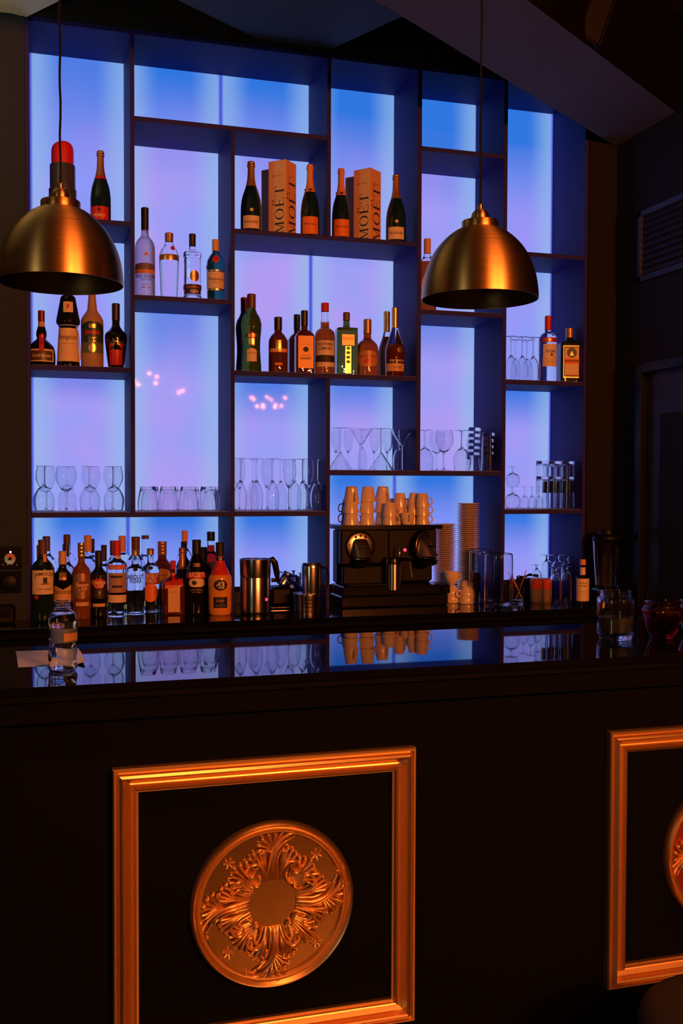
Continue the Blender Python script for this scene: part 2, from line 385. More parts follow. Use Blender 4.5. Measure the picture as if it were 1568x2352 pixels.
# bottle profiles: (radius fraction, height fraction)
P = {
 'champ': [(0, .012), (.5, .012), (.9, .0, 1), (.97, .006), (1, .03), (1, .28), (.98, .38), (.86, .50), (.62, .61), (.44, .69), (.34, .77), (.31, .86), (.30, .93, 1), (.34, .935, 1), (.34, .955, 1), (.30, .96, 1), (.30, .985), (.26, .998), (0, 1)],
 'bord': [(0, .01), (.5, .01), (.93, 0, 1), (1, .015), (1, .3), (1, .60), (.96, .645), (.78, .70), (.5, .745), (.36, .79), (.33, .85), (.32, .97, 1), (.3, .98), (0, .98)],
 'whisky': [(0, .01), (.5, .01), (.94, 0, 1), (1, .015), (1, .3), (1, .57), (.97, .61), (.82, .66), (.55, .70), (.38, .74), (.34, .80), (.34, .97, 1), (0, .98)],
 'abs': [(0, .01), (.5, .01), (.94, 0, 1), (1, .02), (1, .3), (1, .63), (.95, .675), (.75, .72), (.5, .745), (.37, .765), (.34, .80), (.34, .97, 1), (0, .98)],
 'goose': [(0, .01), (.9, 0, 1), (1, .02), (1, .3), (1, .54), (.93, .60), (.72, .645), (.45, .68), (.36, .72), (.34, .8), (.33, .97, 1), (0, .98)],
 'ten': [(0, .01), (.78, 0, 1), (.84, .02), (.92, .3), (.98, .5), (1, .62), (.95, .68), (.78, .75), (.55, .80), (.42, .84), (.38, .88), (.38, .97, 1), (0, .98)],
 'gin': [(0, .01), (.95, 0, 1), (1, .02), (1, .07), (.93, .09), (.93, .16), (1, .17, 1), (1, .24, 1), (.93, .25), (.93, .64), (1, .66), (1, .70), (.9, .73), (.5, .745), (.38, .76), (.34, .80), (.34, .97, 1), (0, .98)],
 'tanq': [(0, .01), (.84, 0, 1), (.88, .02), (.93, .25), (.95, .50), (1, .54), (1, .57), (.93, .60), (.88, .66), (.66, .73), (.42, .78), (.34, .81), (.34, .97, 1), (0, .98)],
 'marnier': [(0, .01), (.92, 0, 1), (.97, .02), (1, .15), (.98, .26), (.88, .36), (.6, .44), (.36, .49), (.33, .52, 1), (.37, .55), (.37, .62), (.25, .72), (.22, .78), (.22, .97, 1), (0, .98)],
 'frang': [(0, .01), (.93, 0, 1), (.97, .03), (.9, .2), (.8, .43), (.76, .5, 1), (.98, .53), (1, .57), (.9, .65), (.72, .78), (.62, .85), (.4, .88), (.33, .9), (.33, .97, 1), (0, .98)],
 'tia': [(0, .01), (.62, 0, 1), (.68, .02), (.82, .18), (.97, .4), (1, .48), (.95, .54), (.6, .60), (.37, .66), (.33, .74), (.32, .97, 1), (0, .98)],
 'martini': [(0, .01), (.95, 0, 1), (1, .02), (.98, .1), (.88, .28), (.9, .42), (1, .56), (1, .63), (.86, .7), (.58, .76), (.4, .82), (.34, .87), (.33, .97, 1), (0, .98)],
 'squat': [(0, .01), (.92, 0, 1), (1, .03), (1, .3), (1, .54), (.93, .61), (.7, .68), (.42, .73), (.38, .77), (.36, .82), (.36, .97, 1), (0, .98)],
 'chivas': [(0, .01), (.94, 0, 1), (1, .03), (1, .35), (.97, .47), (.85, .56), (.6, .62), (.37, .66), (.33, .72), (.31, .97, 1), (0, .98)],
 'remy': [(0, .01), (.9, 0, 1), (.95, .03), (1, .28), (.98, .40), (.82, .5), (.55, .6), (.38, .68), (.31, .74), (.3, .97, 1), (0, .98)],
 'south': [(0, .01), (.94, 0, 1), (1, .02), (1, .4), (.99, .55), (.88, .61), (.6, .645), (.46, .66), (.42, .70), (.44, .75, 1), (.38, .77), (.36, .84), (.35, .97, 1), (0, .98)],
 'jager': [(0, .01), (.95, 0, 1), (1, .02), (1, .66), (.9, .72), (.5, .77), (.38, .8), (.34, .84), (.34, .97, 1), (0, .98)],
 'jd': [(0, .01), (.95, 0, 1), (1, .02), (1, .54), (.98, .60), (.72, .66), (.42, .70), (.35, .73), (.36, .97, 1), (0, .98)],
 'mastic': [(0, .01), (.95, 0, 1), (1, .02), (1, .68), (.9, .73), (.45, .76), (.34, .79), (.31, .85), (.31, .97, 1), (0, .98)],
 'coin': [(0, .01), (.95, 0, 1), (1, .02), (1, .48), (.92, .57), (.6, .66), (.3, .70), (.22, .76), (.22, .97, 1), (0, .98)],
 'bail': [(0, .01), (.93, 0, 1), (1, .02), (1, .45), (.9, .56), (.7, .66), (.48, .75), (.36, .8), (.33, .86), (.32, .97, 1), (0, .98)],
 'l43': [(0, .01), (.9, 0, 1), (.97, .03), (1, .15), (1, .48), (.92, .54, 1), (.86, .555), (.74, .61), (.5, .68), (.4, .74), (.35, .8), (.33, .97, 1), (0, .98)],
 'jamaica': [(0, .01), (.96, 0, 1), (1, .02), (1, .3), (1, .56), (.95, .62), (.7, .68), (.46, .73), (.4, .80), (.34, .88), (.33, .97, 1), (0, .98)],
 'small': [(0, .01), (.95, 0, 1), (1, .02), (1, .5), (1, .60, 1), (.8, .615), (.45, .62, 1), (.42, .63), (.42, .97, 1), (0, .98)],
}
def B(kind, u, vt, wpx, Y, zs, glass, prof, cap, labels=(), label='', group=None, sq=0, depth=1., split=None, cat='bottle', turn=None, capname='cap', flute=0):
    """one bottle. u: axis pixel at the base, vt: pixel row of its top, wpx: width"""
    r = wpx * mpp(u, Y) / 2; pt = at(u, vt, Y); h = pt.z - zs
    x = at(u, 1108, Y).x
    t = thing(kind, (x, Y, zs + .0008), label, cat, group, rz=(turn if turn is not None else -math.atan2(x, Y - CAMP.y) * .75))
    if turn is None and sq: t.rotation_euler = (0, 0, -math.atan2(x, Y - CAMP.y) * .35)
    pf = [(a * r, b * h) for a, b in cr(P[prof], 3)]
    mats = [glass]; mis = None
    if split: mats = [glass, split[1]]; zsp = split[0] * h; mis = lambda a, b: 1 if (a + b) / 2 > zsp else 0
    mb = MB()
    if sq: sq_lathe(mb, pf, 40, depth=depth, p=sq, mis=mis)
    elif flute: mb.lathe(pf, 72, mis=mis, lump=lambda a, z: 1 - (.045 * abs(math.sin(a * 9)) if z < h * .6 or z > h * .66 else 0) * min(1, max(0, (h * .8 - z) / (h * .1))))
    else: mb.lathe(pf, 32, mis=mis)
    body = mb.build('glass_body', mats, t, angle=50)
    # cap or foil
    if cap:
        z0, cm = cap[0], cap[1]; rb = rad_at(pf, min(z0, .96) * h) * 1.0 + .0009; rt = (cap[2] if len(cap) > 2 else 1) * rb
        cp = [(rb * .98, z0 * h), (rb + .0006, z0 * h + .001), (rb * .4 + rt * .6 + .0006, (z0 * .45 + .55) * h), (rt + .0006, (z0 * .3 + .7) * h), (rt + .001, h - .003), (rt * .9, h), (0, h)]
        if prof == 'champ': cp = [(a * r + .0009, b * h) for a, b in cr([(.60, z0), (.44, .69), (.345, .77), (.315, .86), (.31, .92, 1), (.37, .93), (.36, .955), (.33, .965), (.35, .985), (.28, 1.0)], 3) if b >= z0 - .001] + [(0, h * 1.003)]
        elif len(cap) > 3:      # threaded ridges
            cp = [(rb, z0 * h)]
            for q in range(cap[3]):
                zz = z0 + (1 - z0) * (q + .15) / cap[3]; z2 = z0 + (1 - z0) * (q + .8) / cap[3]
                cp += [(rb + .0012, zz * h), (rb + .0012, z2 * h), (rb, (z2 + .01) * h)]
            cp += [(rb, h), (0, h)]
        MB().lathe(cp, 24).build(capname, cm, t, angle=35)
    def wrap(vs, off):
        out = []
        for s, z in vs:
            if sq:
                rr = rad_at(pf, max(z, .03 * h)) * depth; out.append((s, -(rr + off), z))
            else:
                rr = rad_at(pf, max(z, .02 * h)); a = s / max(rr, .006) - PI / 2; out.append(((rr + off) * math.cos(a), (rr + off) * math.sin(a), z))
        return out
    parents = []
    for L_ in labels:
        k = L_[0]
        if k == 'T':      # ('T', text, cx, cz, width, mat[, stretch, bold])
            _, s, cx, cz, ww, m = L_[:6]; st = L_[6] if len(L_) > 6 else 1; vs, fs, asp = text_mesh(s, L_[7] if len(L_) > 7 else 0)
            vs = [(cx * 2 * r + a * ww * 2 * r, cz * h + b * ww * 2 * r * st) for a, b in vs]
            MB().add(wrap(vs, .0009 + .0001 * len(parents)), fs).build('lettering', m, parents[-1] if parents else t, smooth=False)
        elif k == 'A':    # arched text
            _, s, cx, cz, ww, m, bend = L_[:7]; vs, fs, asp = text_mesh(s, .01)
            vs = [(cx * 2 * r + a * ww * 2 * r, cz * h + (b - bend * a * a) * ww * 2 * r) for a, b in vs]
            MB().add(wrap(vs, .0009), fs).build('lettering', m, parents[-1] if parents else t, smooth=False)
        else:             # ('rect'|shape, cx, cz, w, h, mat[, extra name])
            shape, cx, cz, ww, hh, m = L_[:6]; nm = L_[6] if len(L_) > 6 else 'label'
            vs, fs = flat_rect(cx * 2 * r, cz * h, ww * 2 * r, hh * h, max(14, int(ww * 20)), 8, None if shape == 'rect' else shape)
            wrapped = wrap(vs, .0004 + .0001 * len(parents))
            o = MB().add(wrapped, fs).build(nm, m, t, angle=60); parents.append(o)
    return t

# ------------------------------------------------------------------ the setting
S = 1.12
XS = dict(V0=-.024, V1=(.397, .4155), V2=(.8426, .86), V3=(1.292, 1.310), V4=(1.7377, 1.7594), V5=(2.187, 2.206), V6=2.632)
DEP = .342; TH = .0209; YB = DEP
Z = dict(T=3.555, Sa=3.201, Sb=3.199, Sc=2.740, Sd=2.744, Se=2.422, Sf=2.427, Sg=2.737, Sh=2.100, Si=2.105, Sj=2.107, Sk=1.656, Sl=1.464, Sm=1.4675)
ZBC = 1.006; YBC = -.285; ZC = 1.6 - .4456; YN = CAMP.y + 2.0495 * S; YF = CAMP.y + 2.5694 * S
XR = at(1410, 900, 0).x; XL = -3.2; YBK = -9.0; ZCL = 3.75
struct(MB().box((XL - .1, YBK, -.1), (XR + .1, .6, 0)).build('floor', m_floor, smooth=False))
struct(MB().box((XL - .1, YBK, ZCL), (XR + .1, .6, ZCL + .1)).build('ceiling', m_black, smooth=False))
mb = MB(); mb.box((XL, -.02, 0), (XS['V0'] - .019, .45, ZCL)); struct(mb.build('wall_left_of_shelf', m_wall, smooth=False))
struct(MB().box((XL, YB + .11, 0), (XR, YB + .2, ZCL)).build('wall_back', m_black, smooth=False))
mb = MB(); mb.box((XS['V6'] + .0185, -.005, 0), (XR, .45, ZCL)); struct(mb.build('wall_right_of_shelf', mat('black_brown_panel', (.005, .004, .004), .6, spec=.2), smooth=False))
struct(MB().box((XL - .1, YBK, 0), (XL, .6, ZCL)).build('wall_left', m_wall, smooth=False))
struct(MB().box((XL - .1, YBK - .1, 0), (XR + .1, YBK, ZCL)).build('wall_behind', m_wall, smooth=False))
struct(MB().box((XS['V0'] - .018, -.004, Z['T'] + .021), (XS['V6'] + .018, .45, ZCL)).build('trim_1', m_black, smooth=False))
# side wall with door opening
def atx(u, v, X): r = ray(u, v); return CAMP + r * ((X - CAMP.x) / r.x)
dtop = atx(1480, 858, XR)
struct(MB().box((XR, YBK, dtop.z + .05), (XR + .1, .6, ZCL)).box((XR, dtop.y + .045, 0), (XR + .1, .6, dtop.z + .05)).box((XR, YBK, 0), (XR + .1, dtop.y - 1.0, dtop.z + .05)).build('wall_right', m_wallR, smooth=False))
mb = MB(); mb.bbox((XR - .02, dtop.y - .0, 0), (XR + .02, dtop.y + .05, dtop.z + .05), .004).bbox((XR - .02, dtop.y - 1.03, dtop.z), (XR + .02, dtop.y, dtop.z + .05), .004)
mb.bbox((XR - .02, dtop.y - 1.05, 0), (XR + .02, dtop.y - 1.0, dtop.z + .05), .004)
m_dframe = mat('door_frame_varnish', (.005, .005, .006), .35, spec=.25); struct(mb.build('trim_2', m_dframe, smooth=False))
dr = struct(MB().box((XR + .02, dtop.y - 1.0, 0), (XR + .06, dtop.y, dtop.z)).build('door_1', mat('door_paint', (.03, .03, .045), .5), smooth=False))
MB().bbox((XR + .005, dtop.y - .42, .25), (XR + .022, dtop.y - .12, dtop.z - .2), .005).bbox((XR + .005, dtop.y - .88, .25), (XR + .022, dtop.y - .58, dtop.z - .2), .005).build('door_panel', m_wallR, dr, smooth=False)
# vent grille on the side wall
v0 = atx(1470, 488, XR); v1 = atx(1470, 650, XR); v2 = atx(1568, 440, XR)
vent = thing('air_vent', (XR, v0.y - .45, v1.z), 'wide slatted air vent grille high on the right side wall above the door', 'vent')
hh = v0.z - v1.z; m_vent = mat('vent_metal', (.05, .05, .09), .45, metal=.3)
MB().bbox((-.015, -.45, 0), (0.0, .45, .03)).bbox((-.015, -.45, hh - .03), (0, .45, hh)).bbox((-.015, .42, 0), (0, .45, hh)).bbox((-.015, -.45, 0), (0, -.42, hh)).build('frame', m_vent, vent, smooth=False)
MB().box((-.001, -.43, .01), (0.0, .43, hh - .01)).build('backing', m_black, vent, smooth=False)
for k in range(9):
    z = .035 + (hh - .06) * k / 9
    MB().add([(-.014, -.42, z), (-.014, .42, z), (-.002, .42, z + .018), (-.002, -.42, z + .018), (-.012, -.42, z - .002), (-.012, .42, z - .002), (-.0, .42, z + .016), (-.0, -.42, z + .016)], [(0, 1, 2, 3), (7, 6, 5, 4), (0, 4, 5, 1), (3, 2, 6, 7)]).build('slat', m_vent, vent, smooth=False)
# diagonal dropped beam and ceiling slabs
def prism(pts, z0, z1):
    n = len(pts); vs = [(p[0], p[1], z0) for p in pts] + [(p[0], p[1], z1) for p in pts]
    return MB().add(vs, [tuple(range(n)), tuple(reversed(range(n, 2 * n)))] + [(i, i + n, (i + 1) % n + n, (i + 1) % n) for i in range(n)])
zb = 3.3
a1, a2 = atz(930, 42, zb), atz(1420, 340, zb); b1, b2 = atz(1215, 0, zb), atz(1568, 270, zb)
dA = (a2 - a1).normalized(); dB = (b2 - b1).normalized()
A0 = a1 - dA * 3.5; A1 = a2 + dA * .9; B1 = b2 + dA * 1.5; B0 = b1 - dA * 3.2
def clipx(p, d, X): return p + d * ((X - p.x) / d.x)
A1 = clipx(a2, dA, XR); B1 = clipx(b2, dA, XR)
if A1.y > -.01: A1 = a2 + dA * ((-.012 - a2.y) / dA.y)
pl = [(A0.x, A0.y), (A1.x, A1.y), (XR, A1.y), (B1.x, B1.y), (B0.x, B0.y)]
mbb = prism(pl, zb, ZCL); mbb.mi = [0, 0] + [1] * (len(mbb.f) - 2)
BEAM = list(pl)
struct(fixnormals(mbb.build('trim_3', [m_ceil, mat('beam_side_paint', (.003, .003, .004), .8, spec=.05)], smooth=False)))
zs_ = 3.6
q1, q2 = atz(700, 140, zs_), atz(925, 36, zs_); dq = (q2 - q1).normalized(); dp = Vector((-dA.x, -dA.y, 0))
q1 = q1 + Vector((0, 0, 0)); L1 = q1 - dq * .0
if dq.y > 0: dq = -dq
base = atz(780, 104, zs_)
P1 = base - dq * .25; P2 = base + dq * 2.2
pl = [(P1.x, P1.y), (P2.x, P2.y), (P2.x + dp.x * .9, P2.y + dp.y * .9), (P1.x + dp.x * .9, P1.y + dp.y * .9)]
struct(fixnormals(prism(pl, zs_, ZCL).build('trim_4', m_ceil, smooth=False)))
ZQ = at(65, 37, -.025).z
c1 = atz(65, 37, ZQ); c2 = atz(140, 0, ZQ)
dc = (c2 - c1).normalized()
E1 = c1 - dc * .02; E2 = c2 + dc * 2
struct(fixnormals(prism([(E1.x, E1.y), (E2.x, E2.y), (E2.x - 2.5, E2.y), (E1.x - 2.5, -.03), (E1.x - .05, -.03)], ZQ, ZCL).build('trim_5', m_cream, smooth=False)))

# ------------------------------------------------------------------ lit display shelving
unit = thing('display_shelf', (0, 0, 0), 'tall dark built-in bar shelving with irregular cells and glowing blue violet back panels', 'shelf')
ZB0 = ZBC
def upright(x0, x1, z0, z1): MB().bbox((x0, 0, z0), (x1, YB + .0, z1), .0012).build('upright', m_shelf, unit, smooth=False)
upright(*XS['V1'], Z['Sl'] , Z['T']); upright(*XS['V2'], ZB0, Z['Sa'] - TH)
upright(*XS['V3'], Z['Sd'], Z['T']); upright(*XS['V3'], ZB0, Z['Si'] - TH)
upright(*XS['V4'], Z['Sk'], Z['T']); upright(*XS['V5'], ZB0, Z['T'])
MB().bbox((XS['V6'], 0, ZB0), (XS['V6'] + .018, YB, Z['T']), .001).build('upright', m_shelf, unit, smooth=False)
MB().bbox((XS['V0'] - .018, -.0195, ZB0), (XS['V0'], YB, Z['T']), .001).build('upright', m_shelf, unit, smooth=False)
MB().bbox((XS['V0'], 0, Z['T']), (XS['V6'], YB, Z['T'] + .02), .001).build('top_board', m_shelf, unit, smooth=False)
X0, X1, X2, X3, X4, X5, X6 = (XS['V0'], XS['V0']), XS['V1'], XS['V2'], XS['V3'], XS['V4'], XS['V5'], (XS['V6'], XS['V6'])
SH = [('Sa', X1, X3), ('Sb', X4, X5), ('Sc', X0, X1), ('Sd', X2, X4), ('Se', X1, X2), ('Sf', X4, X5), ('Sg', X5, X6), ('Sh', X0, X1), ('Si', X2, X4), ('Sj', X5, X6), ('Sk', X3, X5), ('Sl', X0, X3), ('Sm', X5, X6)]
for k, a, b in SH:
    x0, x1 = a[1], b[0]
    if k == 'Sl':
        for (p, q) in ((X0[1], X2[0]), (X2[1], X3[0])): MB().bbox((p, .0005, Z[k] - TH), (q, YB, Z[k]), .0012).build('shelf_board', m_shelf, unit, smooth=False)
        continue
    MB().bbox((x0, .0005, Z[k] - TH), (x1, YB, Z[k]), .0012).build('shelf_board', m_shelf, unit, smooth=False)
# light panels behind every column, split where the photo shows joints
colb = [XS['V0'], (X1[0] + X1[1]) / 2 + .005, (X2[0] + X2[1]) / 2 + .004, (X3[0] + X3[1]) / 2 + .004, (X4[0] + X4[1]) / 2 + .002, (X5[0] + X5[1]) / 2, XS['V6']]
colb = [a + (0 if i in (0, 6) else .0) for i, a in enumerate(colb)]
ZPB = 1.094
MB().bbox((XS['V0'] + .001, YB - .010, ZBC + .0005), (XS['V6'] - .001, YB + .012, ZPB - .006), .001).build('splash_board', mat('splash_board_paint', (.02, .014, .012), .5), unit, smooth=False)
# cells: column -> [(z bottom, z top, painted blue glow length, its strength, tint)]
CELLS = {0: [(ZPB, Z['Sl'] - TH, .26, 1, .5), (Z['Sl'], Z['Sh'] - TH, .14, .55, .1), (Z['Sh'], Z['Sc'] - TH, .2, .4, .35), (Z['Sc'], Z['T'], .62, .85, .35)],
 1: [(ZPB, Z['Sl'] - TH, .26, 1, .5), (Z['Sl'], Z['Se'] - TH, .38, .65, .0), (Z['Se'], Z['Sa'] - TH, .2, .25, .1), (Z['Sa'], Z['T'], .42, 1, .5)],
 2: [(ZPB, Z['Sl'] - TH, .26, 1, .4), (Z['Sl'], Z['Si'] - TH, .24, .8, .1), (Z['Si'], Z['Sd'] - TH, .06, .1, .0), (Z['Sd'], Z['Sa'] - TH, .2, .3, .2), (Z['Sa'], Z['T'], .42, 1, .6)],
 3: [(ZPB, Z['Sk'] - TH, .30, 1, .5), (Z['Sk'], Z['Si'] - TH, .22, .75, .1), (Z['Si'], Z['Sd'] - TH, .06, .1, .0), (Z['Sd'], Z['T'], .62, 1.1, .25)],
 4: [(ZPB, Z['Sk'] - TH, .30, 1, .5), (Z['Sk'], Z['Sf'] - TH, .22, .6, .05), (Z['Sf'], Z['Sb'] - TH, .22, .35, .15), (Z['Sb'], Z['T'], .8, 1.3, .7)],
 5: [(ZPB, Z['Sm'] - TH, .26, 1, .4), (Z['Sm'], Z['Sj'] - TH, .24, .9, .2), (Z['Sj'], Z['Sg'] - TH, .2, .5, .3), (Z['Sg'], Z['T'], .62, 1.2, .45)]}
for i in range(6):
    for zb_, zt_, ln, am, ti in CELLS[i]:
        o = MB().box((colb[i], YB, zb_ - .006), (colb[i + 1], YB + .012, zt_ + .012)).build('light_panel', m_pan, unit, smooth=False)
        o['top_z'] = float(zt_); o['blue_len'] = float(ln); o['blue_amt'] = float(am); o['tint'] = float(ti)
# rubber liners with a beaded edge
def liner(x0, x1, z, lab):
    n = int((x1 - x0) / .0045); vs = []; fs = []
    ys = [.004, .006, .009, .012, .33]
    for i in range(n + 1):
        x = x0 + .002 + (x1 - x0 - .004) * i / n; hh_ = .0032 if i % 2 else .0008
        for j, y in enumerate(ys): vs.append((x, y, z + (.0004 if j == 0 else (hh_ if j < 3 else .001))))
    for i in range(n):
        for j in range(4): a = i * 5 + j; fs.append((a, a + 5, a + 6, a + 1))
    tag(MB().add(vs, fs).build('shelf_liner', m_liner, angle=180), lab, 'shelf liner', 'beaded rubber liners on the shelf boards')
liner(X0[1], X1[0], Z['Sh'], 'beaded rubber liner under the four liqueur bottles at the left'); liner(X1[1], X2[0], Z['Se'], 'beaded rubber liner under the vodka and gin bottles')
liner(X2[1], X4[0], Z['Si'], 'long beaded rubber liner under the row of whisky and vermouth bottles'); liner(X4[1], X5[0], Z['Sf'], 'beaded rubber liner on the shelf behind the right pendant lamp')
liner(X5[1], X6[0], Z['Sj'], 'beaded rubber liner under the dark square herb liqueur bottle at the right'); liner(X0[1], X1[0], Z['Sl'], 'beaded rubber liner under the balloon glasses at the lower left')
liner(X1[1], X2[0], Z['Sl'], 'beaded rubber liner under the row of upturned tumblers'); liner(X2[1], X3[0], Z['Sl'], 'beaded rubber liner under the two-row slim wine glasses beside the tumblers')
liner(X3[1], X4[0], Z['Sk'], 'beaded rubber liner under the martini glasses'); liner(X4[1], X5[0], Z['Sk'], 'beaded rubber liner under the leaning stack of tumblers')
liner(X5[1], X6[0], Z['Sm'], 'beaded rubber liner under the stacked highball glasses at the right')

# ------------------------------------------------------------------ back counter
bc = thing('back_counter', (0, 0, 0), 'polished black back counter under the lit shelving, carrying bottles and the coffee machine', 'counter')
MB().bbox((XL + .002, YBC, ZBC - .022), (XR - .002, -.021, ZBC), .003).bbox((XS['V0'] + .001, -.0211, ZBC - .022), (XS['V6'] - .001, YB - .002, ZBC), .001).build('worktop', m_top2, bc, smooth=False)
MB().bbox((XL + .002, YBC + .004, ZBC - .045), (XR - .001, YBC + .03, ZBC - .022), .002).build('edge_strip', m_edge, bc, smooth=False)
MB().box((XL + .002, YBC + .05, .001), (XR - .002, -.022, ZBC - .0221)).build('cabinet', m_front, bc, smooth=False)
# ------------------------------------------------------------------ the bar
bar = thing('bar_counter', (0, YN, 0), 'long black bar counter with mirror-polished top and gold ornaments on its front', 'bar counter')
def L_(x, y, z): return (x, y - YN, z)
MB().bbox(L_(XL + .002, YN, ZC - .02), L_(XR - .002, YF, ZC), .0025).build('countertop', m_top, bar, smooth=False)
MB().bbox(L_(XL + .002, YN + .002, ZC - .035), L_(XR - .002, YN + .06, ZC - .0201), .002).build('edge_moulding', m_edge, bar, smooth=False)
YP = YN + .045
MB().bbox(L_(XL + .002, YN + .012, ZC - .085), L_(XR - .002, YN + .2, ZC - .036), .003).build('apron', mat('bar_apron', (.0015, .002, .003), .7, spec=.05), bar, smooth=False)
MB().box(L_(XL + .002, YP, 0.001), L_(XR - .002, YF - .06, ZC - .086)).build('front_panel', m_front, bar, smooth=False)
def moulding(x0, x1, z0, z1, wd, lab):
    # profile: across (0 outer .. wd inner), depth outward
    pr = [(0, 0), (0, .016), (.003, .020), (.007, .020), (.0085, .014), (.012, .013), (.015, .022), (.020, .026), (.024, .023), (.029, .010), (.038, .004), (.041, .005), (.044, .013), (.049, .018), (.052, .017), (.0535, .010), (wd, .009), (wd, 0)]
    vs = []; fs = []
    for (cx, cz, sx, sz) in ((x0, z1, 1, -1), (x1, z1, -1, -1), (x1, z0, -1, 1), (x0, z0, 1, 1)):
        for a, d in pr: vs.append(L_(cx + sx * a, YP - d * 1.25, cz + sz * a))
    n = len(pr)
    for k in range(4):
        for i in range(n - 1): fs.append((k * n + i, k * n + i + 1, ((k + 1) % 4) * n + i + 1, ((k + 1) % 4) * n + i))
    o = MB().add(vs, fs).build('panel_moulding', m_gold, bar, angle=25); fixnormals(o); o['label'] = lab; return o
YPf = YP
fl = at(256.5, 1760, YP); fr = at(949, 1714, YP); gl = at(1388, 1675, YP); gb = at(1370, 2273, YP)
ztop = (fl.z + fr.z) / 2; zbot = gb.z + .005
print('frame', fl, fr, gl, gb)
wd = .058
moulding(fl.x, fr.x, zbot, ztop, wd, 'gold square picture moulding in the middle of the bar front')
moulding(gl.x + .004, gl.x + .004 + (fr.x - fl.x), zbot, ztop, wd, 'gold square picture moulding cut off by the right edge of the photo')

def cr3(pts, n=5):
    out = []
    for i in range(len(pts) - 1):
        p0 = pts[max(i - 1, 0)]; p1 = pts[i]; p2 = pts[i + 1]; p3 = pts[min(i + 2, len(pts) - 1)]
        for k in range(n):
            t = k / n; out.append(tuple(.5 * (2 * p1[a] + (p2[a] - p0[a]) * t + (2 * p0[a] - 5 * p1[a] + 4 * p2[a] - p3[a]) * t * t + (3 * p1[a] - p0[a] - 3 * p2[a] + p3[a]) * t ** 3) for a in range(len(p1))))
    out.append(pts[-1]); return out
# strokes of one quadrant (unit = outer radius 700): (points (x,y), widths, height)
def quad():
    S_ = []
    flag = [1]
    def st(pts, w0, w1, hgt=1.0, wm=None):
        n = len(pts); wm = wm if wm is not None else (w0 + w1) / 2 * 1.15
        ws = []
        for i in range(n):
            t = i / (n - 1); ws.append(w0 * (1 - t) ** 2 + 2 * wm * t * (1 - t) * 1.0 + w1 * t * t)
        S_.append(([(p[0], p[1], w_) for p, w_ in zip(pts, ws)], hgt, flag[0]))
    # big plume: fluted stem that curls clockwise at the tip
    st([(-38, 190), (-34, 300), (-18, 400), (22, 490), (80, 555), (150, 590), (215, 575), (228, 545)], 26, 14, 1.25, 26)
    st([(-8, 185), (-8, 300), (8, 400), (42, 475), (90, 520), (130, 540)], 26, 10, 1.45, 24)
    st([(22, 190), (24, 300), (34, 380), (62, 440), (96, 470)], 22, 10, 1.2, 22)
    # crest leaves on the outer side of the tip
    for tx, ty, k in ((-118, 470, 1), (-122, 515, 1), (-92, 560, 1.1), (-40, 592, 1.2), (25, 600, 1.1), (85, 612, .9)):
        st([(-6 + tx * .1, 430 + (ty - 470) * .35), (tx * .55, 455 + (ty - 470) * .7), (tx, ty), (tx * 1.08 - 4, ty - 14)], 12, 20 * k, 1.1, 24 * k)
    for tx, ty in ((150, 545), (118, 500), (100, 455), (180, 560)):
        st([(50, ty - 70), (tx * .75, ty - 26), (tx, ty - 6)], 10, 14, .9, 18)
    # side leaves
    for sgn in (-1, 1):
        for tx, ty in ((195, 405), (165, 442), (125, 462), (82, 450)):
            st([(sgn * 62, 225), (sgn * (62 + (tx - 62) * .25), 320), (sgn * (62 + (tx - 62) * .62), ty - 62), (sgn * tx, ty), (sgn * (tx + 14), ty - 14)], 12, 20, 1.15, 27)
        # scroll that grows from the hole and rolls towards the shell
        st([(sgn * 58, 195), (sgn * 88, 300), (sgn * 140, 355), (sgn * 200, 345), (sgn * 228, 300), (sgn * 212, 258), (sgn * 178, 255), (sgn * 168, 282)], 18, 16, 1.5, 30)
        st([(sgn * 84, 188), (sgn * 118, 285), (sgn * 160, 318), (sgn * 200, 300)], 12, 8, 1.2, 18)
        # drops beneath
        for q in range(3): st([(sgn * (96 + 20 * q), 378 - 14 * q), (sgn * (122 + 22 * q), 402 - 16 * q)], 12, 10, .9, 15)
    # shell on the diagonal
    flag[0] = 0
    c45 = math.cos(PI / 4)
    def rot(p): return (p[0] * c45 + p[1] * c45, -p[0] * c45 + p[1] * c45)
    for q in range(-4, 5):
        a = q * .235; l = 205 - 9 * abs(q) * abs(q) * .35 + (10 if q % 2 == 0 else 0)
        p0 = (math.sin(a) * 46, 196 + math.cos(a) * 14); p1 = (math.sin(a * 1.1) * l * .6, 255 + math.cos(a) * l * .6); p2 = (math.sin(a * 1.15) * l, 252 + math.cos(a * 1.15) * l)
        st([rot(p0), rot(p1), rot(p2)], 12, 24, 1.3, 24)
    st([rot(p) for p in ((-92, 262), (-70, 226), (-30, 212), (-8, 232), (-22, 256))], 14, 12, 1.6, 20)
    st([rot(p) for p in ((92, 262), (70, 226), (30, 212), (8, 232), (22, 256))], 14, 12, 1.6, 20)
    # floret
    for k in range(6):
        a = 2 * PI * k / 6 + .4; st([rot((math.cos(a) * 12, 532 + math.sin(a) * 12)), rot((math.cos(a) * 44, 532 + math.sin(a) * 44))], 14, 15, 1.1, 20)
    st([rot((0, 480)), rot((0, 532))], 9, 9, .8)
    return S_
